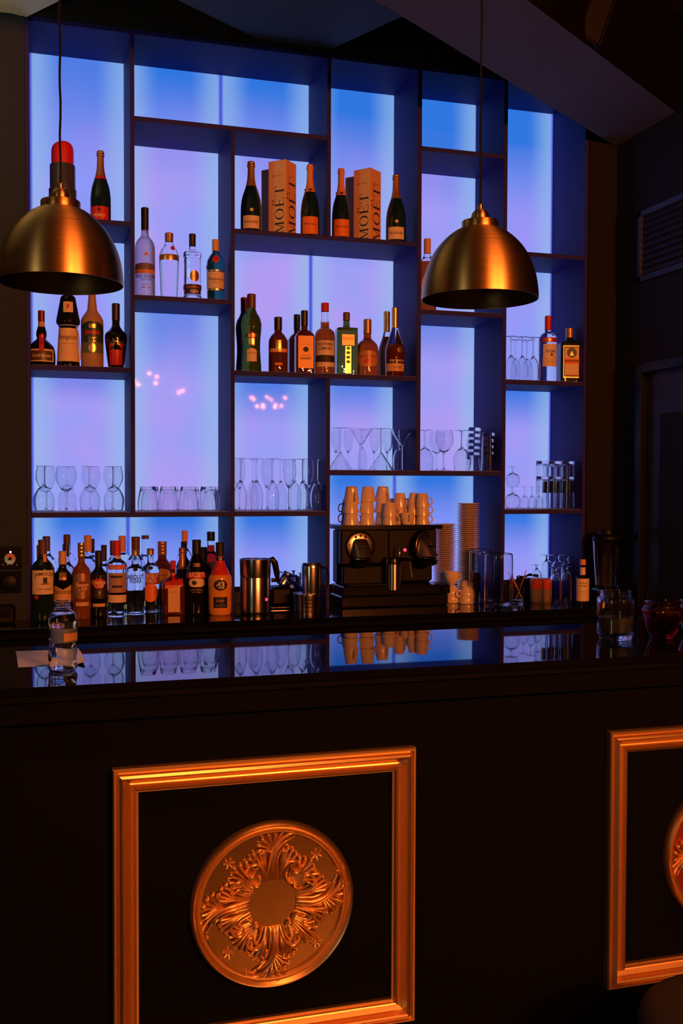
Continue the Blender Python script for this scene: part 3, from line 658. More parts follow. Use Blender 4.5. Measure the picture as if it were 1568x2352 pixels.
def ornament():
    mb = MB(); Q = quad()
    for k in range(4):
        mir = -1 if k % 2 else 1; an = -k * PI / 2
        for pts, hg, fl_ in Q:
            pp = cr3(pts, 4); c_, s_ = math.cos(an), math.sin(an); line = []
            for x, y, w_ in pp:
                rr0 = math.hypot(x, y)
                if rr0 < 200: x, y = x * 200 / rr0, y * 200 / rr0
                x *= (mir if fl_ else 1); line.append((x * c_ - y * s_, x * s_ + y * c_, w_ * 1.12))
            vs = []; n = 7; m_ = len(line)
            for i, (x, y, w_) in enumerate(line):
                j0 = max(i - 1, 0); j1 = min(i + 1, m_ - 1); tx = line[j1][0] - line[j0][0]; ty = line[j1][1] - line[j0][1]; l = math.hypot(tx, ty) or 1; nx, ny = -ty / l, tx / l
                for q in range(n):
                    a = PI * q / (n - 1); hw = w_ * .62
                    vs.append((x + nx * math.cos(a) * hw, y + ny * math.cos(a) * hw, (math.sin(a) * w_ * 1.45 * hg + 6 * hg) * min(1, .25 + i / 7)))
            fs = [(i * n + q, i * n + q + 1, (i + 1) * n + q + 1, (i + 1) * n + q) for i in range(m_ - 1) for q in range(n - 1)]
            fs += [tuple(range(n)), tuple(range((m_ - 1) * n, m_ * n))]
            # end beads
            mb.add([(a, b, max(c, 0)) for a, b, c in vs], fs)
            for (x, y, w_) in (line[-1],):
                R = w_ * .66; v2 = []; f2 = []
                for i in range(4):
                    ph = i / 4 * PI / 2
                    for q in range(8): v2.append((x + R * math.cos(ph) * math.cos(q * PI / 4), y + R * math.cos(ph) * math.sin(q * PI / 4), R * 1.3 * hg * math.sin(ph) + 3))
                v2.append((x, y, R * 1.3 * hg + 3))
                for i in range(3):
                    for q in range(8): j = (q + 1) % 8; f2.append((i * 8 + q, i * 8 + j, i * 8 + 8 + j, i * 8 + 8 + q))
                for q in range(8): f2.append((24 + q, 24 + (q + 1) % 8, 32))
                mb.add(v2, f2)
    return mb
m_goldred = noise_bump(mat('coppery_red_paint', (.30, .05, .015), .4, metal=.55), 200, .12, .0006, .12)
m_goldf = noise_bump(mat('gold_field_paint', (.50, .32, .13), .2, metal=1), 120, .08, .0005, .15)
def medallion(cx, cz, R, lab, proto=None, fieldmat=m_goldf):
    k = R / 700; M_ = Matrix(((1, 0, 0, 0), (0, 0, -1, 0), (0, 1, 0, 0), (0, 0, 0, 1)))   # z -> -y
    o = MB().lathe([(0, .0035), (R * .87, .0035), (R * .87, 0), (0, 0)], 96, M=M_).build('medallion', fieldmat, bar, angle=40, loc=L_(cx, YP, cz)); fixnormals(o); o['label'] = lab
    pf = [(R * .855, .003), (R * .862, .008), (R * .875, .0125), (R * .892, .0125), (R * .902, .008), (R * .912, .0065), (R * .93, .010), (R * .95, .020), (R * .968, .0225), (R * .985, .018), (R, .009), (R, 0)]
    fixnormals(MB().lathe(pf, 112, M=M_).build('rim', m_gold, o, angle=50))
    orn = ornament(); orn.v = [(x * k, -z * k * 1.05 - .003, y * k) for x, y, z in orn.v]
    r_ = orn.build('acanthus_relief', m_gold, o, angle=60); fixnormals(r_); r_.rotation_euler = (0, math.radians(0), 0)
    return o
mc = at(621, 2072, YP); me_ = at(434, 2072, YP); mf = at(808, 2072, YP)
R = (mf.x - me_.x) / 2
zc = (at(621, 1889, YP).z + at(621, 2257, YP).z) / 2
print('med', mc, R, zc, zbot, ztop)
medallion((me_.x + mf.x) / 2, zc, R, 'gold round medallion inside the middle square moulding')
medallion(gl.x + .004 + (me_.x + mf.x) / 2 - fl.x, zc, R, 'reddish gold round medallion at the right edge of the bar front', fieldmat=m_goldred)

# ------------------------------------------------------------------ pendant lamps
def in_poly(x, y, P_):
    c = False
    for i in range(len(P_)):
        (x0, y0), (x1, y1) = P_[i], P_[i - 1]
        if (y0 > y) != (y1 > y) and x < (x1 - x0) * (y - y0) / (y1 - y0) + x0: c = not c
    return c
def pendant(u, v, Y, R, lab):
    p = at(u, v, Y); t = thing('pendant_lamp', (p.x, Y, p.z), lab, 'lamp', 'brass pendant lamps over the bar')
    out = cr([(1, 0, 1), (.992, .15), (.955, .38), (.885, .6), (.77, .82), (.62, 1.0), (.45, 1.14), (.31, 1.21, 1)], 5)
    inn = [(r - .012, z) for r, z in reversed(out) if r > .32]
    pr = [(r * R, z * R) for r, z in [(.985, -.004)] + [(1.0, -.002)] + out[1:]] 
    MB().lathe(pr, 96).build('lamp_shade', m_brass, t, angle=50)
    pi_ = [(r * R, z * R) for r, z in [(.985, -.004), (.983, .01)] + [(r - .014, z - .004) for r, z in out[2:]]] + [(0, 1.19 * R)]
    o = MB().lathe(pi_, 96).build('shade_lining', m_brassin, t, angle=50)
    MB().lathe([(.30 * R, 1.2 * R), (.315 * R, 1.205 * R), (.315 * R, 1.315 * R), (.305 * R, 1.33 * R), (.15 * R, 1.335 * R)], 64).build('collar', m_brass, t, angle=40)
    MB().lathe([(x * R, z * R) for x, z in cr([(.155, 1.33, 1), (.155, 1.40), (.14, 1.46), (.10, 1.51), (.055, 1.53, 1), (.045, 1.54), (.045, 1.61), (.03, 1.62, 1), (.0, 1.62)], 3)], 48).build('socket_cap', m_brass, t, angle=50)
    MB().lathe([(0, .62 * R), (.12 * R, .66 * R), (.19 * R, .8 * R), (.14 * R, .98 * R), (.09 * R, 1.05 * R), (.09 * R, 1.19 * R), (0, 1.19 * R)], 24).build('bulb', m_white, t)
    zt = (zb if in_poly(p.x, Y, BEAM) else ZCL) - p.z - .001
    if in_poly(p.x, Y, [(q.x, q.y) for q in (E1, E2)] + [(E2.x - 2.5, E2.y), (E1.x - 2.5, -.03), (E1.x - .05, -.03)]): zt = ZQ - p.z - .001
    pts = [(.0012 * math.sin(k * 1.7), .001 * math.cos(k * 1.3), 1.6 * R + (zt - 1.6 * R) * k / 24) for k in range(25)]
    pts[0] = (0, 0, 1.6 * R); MB().tube(pts, .0028, 8).build('cord', m_blackm, t)
    return t
pendant(140, 652, -1.97, .1515, 'brushed brass dome pendant lamp in front of the giant lipstick')
pendant(1101, 688, -2.10, .1535, 'brushed brass dome pendant lamp in front of the half hidden brandy bottle')

# ------------------------------------------------------------------ champagne and other things on the upper shelves
def LB(*a): return a
B('champagne_bottle', 233, 348, 46, .10, Z['Sc'], g_dgreen, 'champ', (.60, m_bronze), [('rect', 0, .625, .6, .035, m_red), ('rect', -.08, .115, 1.0, .21, m_red), ('T', 'HEIDSIECK', -.08, .10, .62, m_label, 1.4, .02), ('oval', -.08, .175, .2, .05, m_darkred)], 'dark champagne bottle with a red label, beside the giant lipstick', 'champagne bottles')
def lipstick():
    u, Y, z = 147, .12, Z['Sc']; x = at(u, 1108, Y).x; k = mpp(u, Y); t = thing('lipstick_ornament', (x, Y, z + .0005), 'oversized lipstick ornament with red tip and grey tube on the upper left shelf', 'ornament', rz=.3)
    R = 28.5 * k; h = at(u, 323, Y).z - z; mg = mat('grey_lacquer', (.10, .10, .11), .25, metal=.5)
    MB().lathe([(0, 0), (R * 1.05, 0), (R * 1.08, .004), (R * 1.08, h * .4), (R * 1.0, h * .41), (R * 1.0, h * .685), (R * .97, h * .695), (R * .86, h * .70), (0, h * .70)], 40).build('tube', mg, t)
    mb = MB(); pf = cr([(R * .86, h * .69), (R * .87, h * .8), (R * .85, h * .9), (R * .74, h * .965), (R * .45, h * .995), (0, h)], 4)
    mb.lathe(pf, 40); mb.v = [(a, b, c - max(0, (c - h * .86)) * .35 * (1 + b / R)) for a, b, c in mb.v]
    mb.build('lipstick_tip', mat('red_velvet_lacquer', (.65, .01, .015), .45), t, angle=60)
lipstick()
B('vodka_bottle', 334, 478, 45, .10, Z['Se'], m_frost, 'goose', (.755, m_blackcap), [
  ('bow', 0, .33, 1.5, .075, mat('mountain_print', (.16, .12, .22), .5)), ('rect', 0, .285, 1.5, .045, mat('copper_print', (.65, .28, .12), .4)), ('T', 'GREY GOOSE', 0, .235, 1.25, m_blue, 1.1, .02), ('T', 'VODKA', .05, .20, .6, m_blue), ('T', 'FRANCE', 0, .14, .3, m_blue),
  ('rect', -.1, .11, .14, .008, m_blue), ('rect', .04, .11, .14, .008, m_white), ('rect', .18, .11, .14, .008, m_red), ('tri', .05, .48, .3, .04, mat('pink_print', (.7, .25, .2), .5)), ('tri', .38, .5, .18, .03, bpy.data.materials['pink_print']),
  ('rect', -.62, .76, .1, .07, m_orangecap, 'tax_strip')], 'frosted tall vodka bottle with a black cap and grey mountain picture', 'clear spirit bottles')
B('gin_bottle', 389, 536, 45, .10, Z['Se'], g_clear, 'ten', (.865, m_bronze), [('rect', 0, .62, 1.52, .085, m_goldl), ('ell', .18, .76, .24, .07, m_red, 'seal')], 'fluted clear gin bottle with a wide gold band around its shoulder', 'clear spirit bottles', flute=1)
B('gin_bottle', 442, 538, 41, .10, Z['Se'], g_clear, 'gin', (.82, m_blackcap), [('ell', .12, .36, .56, .165, m_goldl), ('T', 'A', .12, .36, .18, m_bronze), ('rect', 0, .165, 1.5, .145, mat('dark_band', (.06, .03, .05), .4)), ('T', 'GIN', .1, .135, .42, m_white, 1, .03), ('T', 'PREMIUM', .0, .19, .6, m_orange)], 'clear gin bottle with a gold round medal and a dark band near the base', 'clear spirit bottles')
B('gin_bottle', 495, 551, 43, .10, Z['Se'], g_teal, 'tanq', (.815, m_tan), [('rect', 0, .34, 1.3, .26, m_label), ('rect', 0, .49, 1.32, .02, m_goldl), ('rect', 0, .19, 1.32, .03, m_goldl), ('T', 'Tanqueray', 0, .35, .85, m_ink, 1.2), ('T', 'LONDON DRY GIN', 0, .30, .5, m_ink), ('ell', 0, .67, .36, .12, m_red, 'seal')], 'teal green gin bottle with cream label and red round seal', 'clear spirit bottles')
CHG = [('T', 'BOLLINGER', -.02, .14, .68, m_ink, 1.2, .01)]
def bolly(u, vt, w, lab): return B('champagne_bottle', u, vt, w, .09, Z['Sd'], g_dgreen, 'champ', (.60, m_bronze), [('rect', -.02, .14, .86, .175, m_label)] + CHG + [('ell', .0, .305, .18, .045, m_label, 'crest')], lab, 'champagne bottles')
def veuve(u, vt, w, lab): return B('champagne_bottle', u, vt, w, .09, Z['Sd'], g_dgreen, 'champ', (.655, m_orangecap), [('rect', 0, .155, .95, .235, m_orange), ('T', 'Veuve Clicquot', 0, .17, .72, m_ink, 1.2, .01), ('rect', 0, .645, .62, .05, m_orangecap, 'neck_band'), ('ell', 0, .648, .16, .035, m_blackcap, 'seal')], lab, 'champagne bottles')
bolly(576, 372, 48, 'dark champagne bottle with cream label standing left of the first tall carton'); veuve(710, 379, 43, 'dark champagne bottle with orange label between the first tall carton and the shelf upright')
veuve(781, 388, 42, 'dark champagne bottle with orange label just right of the shelf upright'); bolly(906, 402, 46, 'dark champagne bottle with cream label standing right of the second tall carton')
m_box = mat('carton_tan', (.80, .42, .22), .55); m_boxl = mat('carton_cream', (.85, .62, .34), .5)
def glyphs():
    G = {}
    def R_(*a): x0, y0, x1, y1 = a; return ([(x0, y0), (x1, y0), (x1, y1), (x0, y1)], [(0, 1, 2, 3)])
    def Q_(*p): return (list(p), [tuple(range(len(p)))])
    def ring(cx, cy, rx, ry, ix, iy, n=28):
        v = []; f = []
        for k in range(n): a = 2 * PI * k / n; v += [(cx + rx * math.cos(a), cy + ry * math.sin(a)), (cx + ix * math.cos(a), cy + iy * math.sin(a))]
        for k in range(n): j = (k + 1) % n; f.append((2 * k, 2 * j, 2 * j + 1, 2 * k + 1))
        return v, f
    def dot(cx, cy, r): v = [(cx + r * math.cos(k * PI / 6), cy + r * math.sin(k * PI / 6)) for k in range(12)]; return v, [tuple(range(12))]
    G['M'] = (1.12, [R_(0, 0, .3, .04), R_(.76, 0, 1.12, .04), R_(0, .96, .2, 1), R_(.92, .96, 1.12, 1), R_(.13, 0, .17, 1), R_(.86, 0, 1.01, 1), Q_((.1, 1), (.52, 0), (.6, .04), (.26, 1)), Q_((.52, 0), (.58, 0), (.92, 1), (.86, 1))])
    G['O'] = (1.0, [ring(.5, .5, .5, .51, .35, .47)])
    G['E'] = (.84, [R_(.1, 0, .25, 1), R_(0, .96, .78, 1), R_(0, 0, .82, .04), R_(.25, .49, .6, .53), R_(.74, .74, .78, .96), R_(.78, .04, .82, .28), R_(.57, .4, .6, .62), dot(.27, 1.2, .075), dot(.58, 1.2, .075)])
    G['T'] = (.9, [R_(.38, 0, .53, 1), R_(0, .96, .9, 1), R_(0, .72, .04, .96), R_(.86, .72, .9, .96), R_(.25, 0, .66, .04)])
    return G
GL = glyphs()
def carton(u0, uc, u1, vt, Y, z, lab, front=True, name='champagne_carton'):
    k = mpp(uc, Y); wl = (uc - u0) * k; wr = (u1 - uc) * k; s = math.hypot(wl, wr); th = math.atan2(wr, wl)
    x = at(uc, 1108, Y).x; h = at(uc, vt, Y).z - z - .0005; va = math.atan2(x, Y - CAMP.y)
    t = thing(name, (x, Y, z + .0006), lab, 'gift box', 'tall champagne cartons', rz=-th - va)
    # local: corner at origin, one side runs to -x, the other to +y
    MB().bbox((-s, 0, 0), (0, s, h), .0012).build('carton_body', m_box, t, smooth=False)
    if not front: return t
    MB().add([(-s * .66, -.0004, .002), (-.001, -.0004, .002), (-.001, -.0004, h - .003), (-s * .66, -.0004, h - .003)], [(0, 1, 2, 3)]).build('stripe', m_boxl, t, smooth=False)
    for side in (0, 1):
        H = s * (.52 if side == 0 else .62); zc_ = .008; mb = MB(); a0 = s * .3
        for ch in 'MOET':
            wd_, parts = GL[ch]
            for v, f in parts:
                vv = []
                for gx, gy in v:
                    zz = zc_ + gx * H * 1.02; xx = gy * H
                    if side == 0: vv.append((-s * .10 - xx, -.0009, zz))
                    else: vv.append((.0006, s * .90 - xx + 0, zz))
                mb.add(vv, f)
            zc_ += (wd_ + .17) * H * 1.02
        o = mb.build('lettering', m_ink, t, smooth=False)
        vs, fs, asp = text_mesh('MOET & CHANDON'); mb = MB(); ww = s * .6
        zz0 = h * .80
        if side == 0: mb.add([(-s * .5 + a * ww, -.0009, zz0 + b * ww) for a, b in vs], fs)
        else: mb.add([(.0006, s * .5 + a * ww, zz0 + b * ww) for a, b in vs], fs)
        mb.build('small_lettering', m_ink, t, smooth=False)
    return t
carton(615, 655, 679, 365, .045, Z['Sd'], 'tall tan champagne carton with big black vertical lettering, left of the shelf upright')
carton(599, 624, 640, 387, .232, Z['Sd'], 'tall tan carton half hidden behind the left lettered carton', front=False)
carton(809, 847, 872, 384, .045, Z['Sd'], 'tall tan champagne carton with big black vertical lettering, right of the shelf upright')
carton(790, 818, 834, 403, .232, Z['Sd'], 'tall tan carton half hidden behind the right lettered carton', front=False)
# liqueurs at the left
B('liqueur_bottle', 97, 714, 62, .10, Z['Sh'], g_blackg, 'marnier', (.80, m_darkred), [('rect', 0, .19, 1.0, .22, m_label), ('rect', 0, .185, .88, .17, mat('olive_label', (.10, .06, .03), .4)), ('T', 'Grand Marnier', 0, .185, .72, m_label, 1.3, .02), ('rect', 0, .42, .18, .3, m_red, 'ribbon'), ('rect', 0, .76, .34, .1, m_tan, 'tax_strip')], 'squat dark orange-liqueur bottle with red ribbon and framed label', 'liqueur bottles')
B('liqueur_bottle', 158, 655, 53, .10, Z['Sh'], g_blackg, 'frang', (.9, m_browncap), [('rect', 0, .27, 1.3, .40, mat('pale_label', (.85, .62, .35), .55)), ('T', 'Frangelico', -.02, .355, .8, m_ink, 1.5), ('T', 'HAZELNUT LIQUEUR', 0, .28, .5, m_ink), ('T', '1.0 L', 0, .16, .3, m_orange), ('rect', 0, .72, .42, .13, m_label, 'badge'), ('T', 'F', 0, .725, .12, m_red, 1, .03)], 'monk shaped dark liqueur bottle with a rope belt and pale label', 'liqueur bottles')
def rope():
    t = [o for o in COL.objects if o.name == 'liqueur_bottle.001'][0]
    r = 53 * mpp(158, .1) / 2; h = at(158, 655, .1).z - Z['Sh']; pts = [(r * .8 * math.cos(a), r * .8 * math.sin(a), h * .505) for a in [2 * PI * k / 24 - .6 for k in range(25)]]
    pts = pts + [(r * .86, -r * .5, h * .40), (r * 1.0, -r * .45, h * .2), (r * 1.02, -r * .45, h * .1)]
    MB().tube(pts, .0025, 6).build('rope_belt', m_paper, t)
rope()
B('rum_bottle', 213, 664, 50, .10, Z['Sh'], m_kraft, 'jamaica', (.93, m_browncap), [('arch', 0, .40, 1.3, .36, m_greenl), ('T', 'Jamaica', 0, .44, .7, m_red, 1.3, .03), ('T', 'CRAFT', 0, .37, .4, m_goldl), ('T', 'RUM', 0, .33, .3, m_goldl), ('rect', 0, .25, 1.3, .13, mat('grey_green_label', (.12, .16, .10), .4)), ('ell', 0, .25, .34, .11, m_goldl, 'seal'), ('rect', 0, .52, .3, .05, m_goldl, 'crest')], 'paper wrapped brown rum bottle with a dark green label', 'liqueur bottles')
B('liqueur_bottle', 267, 698, 50, .10, Z['Sh'], g_blackg, 'tia', (.74, m_blackcap), [('rect', 0, .22, .62, .32, m_red), ('tri', 0, .34, .62, .1, g_blackg, 'dark_wedge'), ('T', 'Tia Maria', 0, .40, .95, m_goldl, 1.4), ('rect', .1, .87, .3, .2, m_label, 'tax_strip')], 'black coffee-liqueur bottle with a slim neck and red window label', 'liqueur bottles')
# whisky shelf
zi = Z['Si']
B('vermouth_bottle', 561, 684, 40, .22, zi, g_dgreen, 'martini', (.82, m_darkred), [('ell', 0, .45, .6, .2, m_bronze)], 'dark vermouth bottle half hidden behind the green vermouth bottle', 'spirits in the middle row')
B('vermouth_bottle', 577, 676, 46, .09, zi, g_green, 'martini', (.82, m_browncap), [('rect', 0, .46, .72, .04, m_ink), ('ell', 0, .46, .36, .09, m_red, 'red_disc'), ('T', 'MARTINI', 0, .46, .66, m_goldl, 1.3, .03), ('rect', 0, .39, .3, .07, m_goldl), ('T', 'EXTRA DRY', 0, .345, .35, m_goldl), ('arch', 0, .22, .5, .17, m_label), ('T', 'VERMOUTH', 0, .24, .4, m_ink)], 'tall green waisted vermouth bottle with gold lettering', 'spirits in the middle row')
B('liqueur_bottle', 638, 729, 44, .09, zi, g_damber, 'squat', (.77, m_blackcap), [('rect', 0, .40, 1.1, .065, m_orange), ('T', 'DRAMBUIE', 0, .40, .8, m_label, 1.2, .02), ('rect', 0, .16, .4, .04, m_orange), ('rect', 0, .48, .3, .2, m_goldl)], 'squat dark amber liqueur bottle with an orange band and black cap', 'spirits in the middle row')
B('whiskey_bottle', 681, 723, 40, .22, zi, g_damber, 'jd', (.76, m_blackcap), [], 'square whiskey bottle half hidden behind another square whiskey bottle', 'spirits in the middle row', sq=8)
B('whiskey_bottle', 698, 714, 43, .09, zi, g_damber, 'jd', (.76, m_blackcap), [('rect', 0, .34, .82, .5, mat('aged_bronze_label', (.22, .11, .04), .38, metal=.5)), ('A', 'JACK DANIELS', 0, .46, .74, m_label, .35), ('ell', 0, .38, .3, .08, m_ink), ('T', 'Tennessee', 0, .29, .5, m_ink), ('T', 'WHISKEY', 0, .24, .62, m_ink, 1.2, .02)], 'square whiskey bottle with a bronze label in front of its twin', 'spirits in the middle row', sq=8)
B('liqueur_bottle', 745, 697, 46, .09, zi, g_amber, 'south', (.885, m_red, 1, 3), [('rect', 0, .37, 1.1, .2, m_label), ('T', 'SOUTHERN', 0, .42, .8, m_ink, 1.3, .02), ('T', 'COMFORT', 0, .36, .7, m_ink, 1.3, .02), ('arch', 0, .225, 1.1, .09, m_ink), ('rect', 0, .14, 1.1, .06, m_label)], 'amber liqueur bottle with a bright red cap and cream label', 'spirits in the middle row', split=(.74, g_clear))
B('liqueur_bottle', 794, 718, 47, .09, zi, g_green, 'mastic', (.87, m_browncap), [('rect', 0, .55, .6, .17, m_bronze), ('T', 'MASTIC', 0, .57, .5, m_ink, 1.2), ('rect', 0, .24, .28, .42, m_goldl), ('ell', 0, .42, .2, .05, m_greenl), ('ell', 0, .35, .2, .05, m_greenl), ('ell', 0, .28, .2, .05, m_greenl), ('ell', 0, .21, .2, .05, m_greenl)], 'rectangular green glass bottle with a gold strip of small emblems', 'spirits in the middle row', sq=8)
B('whisky_bottle', 842, 734, 52, .09, zi, g_amber, 'chivas', (.75, m_bronze), [('oval', 0, .30, 1.0, .28, mat('amber_label', (.55, .25, .08), .35)), ('A', 'CHIVAS REGAL', 0, .35, .9, m_darkred, .4), ('ell', 0, .26, .36, .1, m_red), ('rect', 0, .58, .5, .02, m_goldl)], 'round shouldered amber whisky bottle, widest in its row', 'spirits in the middle row')
B('cognac_bottle', 886, 716, 40, .22, zi, g_damber, 'remy', (.70, m_goldl), [], 'cognac bottle half hidden behind the other cognac bottle at the row end', 'spirits in the middle row', split=(.62, g_clear))
B('cognac_bottle', 905, 707, 45, .09, zi, g_damber, 'remy', (.71, m_goldl), [('ell', .25, .39, .3, .085, m_goldl, 'seal'), ('rect', 0, .14, 1.1, .11, m_tan), ('T', 'V.S.O.P', .1, .14, .4, m_ink, 1.2, .02), ('T', 'REMY MARTIN', .1, .235, .8, m_label, 1.2, .01)], 'cognac bottle with gold neck foil and gold seal at the row end', 'spirits in the middle row', split=(.47, g_clear))
B('brandy_bottle', 978, 549, 42, .10, Z['Sf'], g_amber, 'bord', (.80, m_tan), [('ell', 0, .35, .8, .3, m_label)], 'amber brandy bottle with a tan paper capsule, half behind the right pendant lamp', 'spirits behind the lamp', split=(.69, g_clear))
B('vodka_bottle', 1255, 726, 41, .10, Z['Sj'], g_clear, 'abs', (.79, m_red), [('rect', .12, .63, 1.0, .07, m_red), ('T', 'SMIRNOFF', .12, .63, .85, m_goldl, 1.2, .02), ('rect', .12, .42, .9, .3, m_white), ('T', 'VODKA', .12, .46, .6, m_blue, 1.2, .02), ('ell', .15, .41, .14, .05, m_darkred), ('rect', .1, .30, .9, .13, m_label), ('T', '37.5%', .1, .3, .3, m_ink)], 'clear vodka bottle with red cap and red band beside hanging-stem glasses', 'spirits at the right end')
B('herb_liqueur_bottle', 1304, 754, 47, .09, Z['Sj'], g_dgreen, 'jager', (.82, m_bronze), [('rect', 0, .38, .84, .58, m_goldl), ('rect', 0, .38, .78, .54, m_greenl), ('rect', 0, .38, .7, .50, m_label), ('ell', 0, .54, .5, .18, m_greenl), ('tri', 0, .53, .2, .08, m_goldl), ('rect', 0, .39, .8, .1, m_orange), ('T', 'Jagermeister', 0, .39, .72, m_ink, 1.5, .02), ('rect', 0, .14, .6, .02, m_red)], 'flat square dark green herb liqueur bottle with orange banner label', 'spirits at the right end', sq=8, depth=.75)

# ------------------------------------------------------------------ glassware on the shelves
GP = {   # outer profile then inner profile, upright, unit = height 1, radius in the same unit
 'balloon': ([(0, 0), (.19, 0), (.19, .006), (.05, .02), (.028, .06), (.024, .30), (.03, .40), (.05, .44), (.14, .52), (.215, .66), (.232, .76), (.215, .90), (.19, 1.0)], [(.183, 1.0), (.208, .90), (.225, .76), (.208, .665), (.135, .53), (.04, .465), (0, .455)]),
 'slim': ([(0, 0), (.13, 0), (.13, .005), (.04, .016), (.020, .05), (.017, .34), (.022, .42), (.045, .46), (.098, .56), (.131, .70), (.128, .86), (.108, 1.0)], [(.103, 1.0), (.123, .86), (.125, .70), (.092, .565), (.035, .48), (0, .47)]),
 'martini': ([(0, 0), (.21, 0), (.21, .006), (.05, .018), (.024, .05), (.020, .50), (.024, .58), (.05, .62), (.30, 1.0)], [(.295, 1.0), (.04, .635), (0, .625)]),
 'tumbler': ([(0, 0), (.29, 0), (.31, .02), (.36, .25), (.42, .6), (.42, .85), (.41, 1.0)], [(.395, 1.0), (.405, .85), (.40, .6), (.33, .25), (.26, .14), (0, .13)]),
 'highball': ([(0, 0), (.18, 0), (.195, .01), (.205, .3), (.22, 1.0)], [(.21, 1.0), (.193, .3), (.18, .10), (0, .09)]),
 'rocks': ([(0, 0), (.30, 0), (.32, .02), (.35, .3), (.40, 1.0)], [(.385, 1.0), (.335, .3), (.30, .16), (0, .15)]),
 'sling': ([(0, 0), (.15, 0), (.15, .007), (.05, .02), (.03, .05), (.035, .10), (.05, .13), (.11, .2), (.13, .35), (.135, .7), (.15, 1.0)], [(.143, 1.0), (.128, .7), (.122, .35), (.10, .21), (.03, .15), (0, .145)]),
 'snifter': ([(0, 0), (.30, 0), (.30, .01), (.07, .03), (.045, .08), (.045, .26), (.10, .31), (.30, .45), (.37, .62), (.34, .82), (.26, 1.0)], [(.25, 1.0), (.33, .82), (.358, .62), (.29, .46), (.06, .34), (0, .33)]),
}
_gm = {}
def gmesh(kind, h):
    k = (kind, round(h, 4))
    if k not in _gm:
        o_, i_ = GP[kind]; pr = cr([(r, z) for r, z in o_], 3) + cr([(r, z) for r, z in i_], 3)
        ob = MB().lathe([(r * h, z * h) for r, z in pr], 36).build(kind + '_glass', m_glass, angle=55); fixnormals(ob); _gm[k] = ob.data; bpy.data.objects.remove(ob)
    return _gm[k]
NM = dict(balloon='balloon_wine_glass', slim='wine_glass', martini='martini_glass', tumbler='tumbler', highball='highball_glass', rocks='rocks_glass', sling='sling_glass', snifter='brandy_glass')
def G_(kind, u, Y, z, h, up, label, group, dz=0, tilt=0, x=None):
    me = gmesh(kind, h); o = bpy.data.objects.new(NM[kind], me); COL.objects.link(o)
    x = at(u, 1108, Y).x if x is None else x
    o.location = (x, Y, z + .0012 + dz + (0 if up else h)); o.rotation_euler = (0 if up else PI, tilt, 0)
    return tag(o, label, 'glass', group)
def hz(vt, Y, z, u=784): return at(u, vt, Y).z - z
zl = Z['Sl'] + .0035; zk = Z['Sk'] + .0035; zm = Z['Sm'] + .0035; zj = Z['Sj'] + .0035
hA = hz(1070, .09, Z['Sl'], 180) - .006
g_ = 'balloon glasses on the lower left shelf'
for i, (u, up) in enumerate(((101, 0), (152, 1), (206, 0), (261, 0))):
    G_('balloon', u, .075, zl, hA, up, '%s balloon wine glass, %s in the front row above the crowded liquor bottles' % ('upright' if up else 'upturned', ordn(i)), g_)
for i, (u, up) in enumerate(((106, 1), (155, 0), (208, 1), (259, 1))):
    G_('balloon', u, .21, zl, hA, up, '%s balloon wine glass, %s in the rear row above the crowded liquor bottles' % ('upright' if up else 'upturned', ordn(i)), g_)
hT = hz(1117, .09, Z['Sl'], 400) - .006
for i, u in enumerate((333, 379, 425, 471, 0)):
    if u: G_('tumbler', u + 7, .065, zl, hT, 0, 'low upturned tumbler, %s in the front row between the two groups of wine glasses' % ordn(i), 'upturned tumblers on the lower shelf')
for i, u in enumerate((345, 391, 438, 484)):
    G_('tumbler', u, .185, zl, hT, 0, 'low upturned tumbler, %s in the rear row between the two groups of wine glasses' % ordn(i), 'upturned tumblers on the lower shelf')
hS = hz(1053, .09, Z['Sl'], 640) - .006
for i, (u, up) in enumerate(((552, 0), (589, 0), (626, 0), (664, 1), (696, 0), (728, 0))):
    if up: G_('slim', u, .07, zl, hS, 1, 'upright slim wine glass, %s in the front row beside the row of tumblers' % ordn(i), 'slim wine glasses beside the tumblers')
    else: G_('slim', u, .07, zl, hS, 0, 'upturned slim wine glass, %s in the front row beside the row of tumblers' % ordn(i), 'slim wine glasses beside the tumblers')
for i, (u, up) in enumerate(((549, 1), (581, 0), (613, 1), (645, 0), (676, 0), (706, 1))):
    G_('slim', u, .19, zl, hS, up, '%s slim wine glass, %s in the rear row beside the row of tumblers' % ('upright' if up else 'upturned', ordn(i)), 'slim wine glasses beside the tumblers')
hM = hz(984, .09, Z['Sk'], 850) - .006
gm = 'martini and wine glasses above the coffee machine'
for i, (u, up) in enumerate(((781, 0), (828, 1), (875, 0), (922, 1))):
    G_('martini', u, .075, zk, hM, up, '%s martini glass, %s in the front row above the coffee machine' % ('upright' if up else 'upturned', ordn(i)), gm)
for i, (u, up) in enumerate(((771, 1), (799, 1), (831, 0), (859, 1), (889, 1), (914, 0))):
    G_('slim', u, .22, zk, hM, up, '%s slim wine glass, %s in the row behind the martini glasses' % ('upright' if up else 'upturned', ordn(i)), gm)
gb_ = 'balloon glasses beside the tumbler stacks'
G_('balloon', 975, .12, zk, hM, 0, 'upturned balloon glass against the shelf upright beside the martini glasses', gb_)
G_('balloon', 1019, .065, zk, hM, 1, 'upright balloon glass standing in front between two upturned ones', gb_)
G_('balloon', 1002, .235, zk, hM, 1, 'upright balloon glass standing behind the front upright one', gb_)
G_('balloon', 1060, .10, zk, hM, 0, 'upturned balloon glass next to the leaning tumbler stack', gb_)
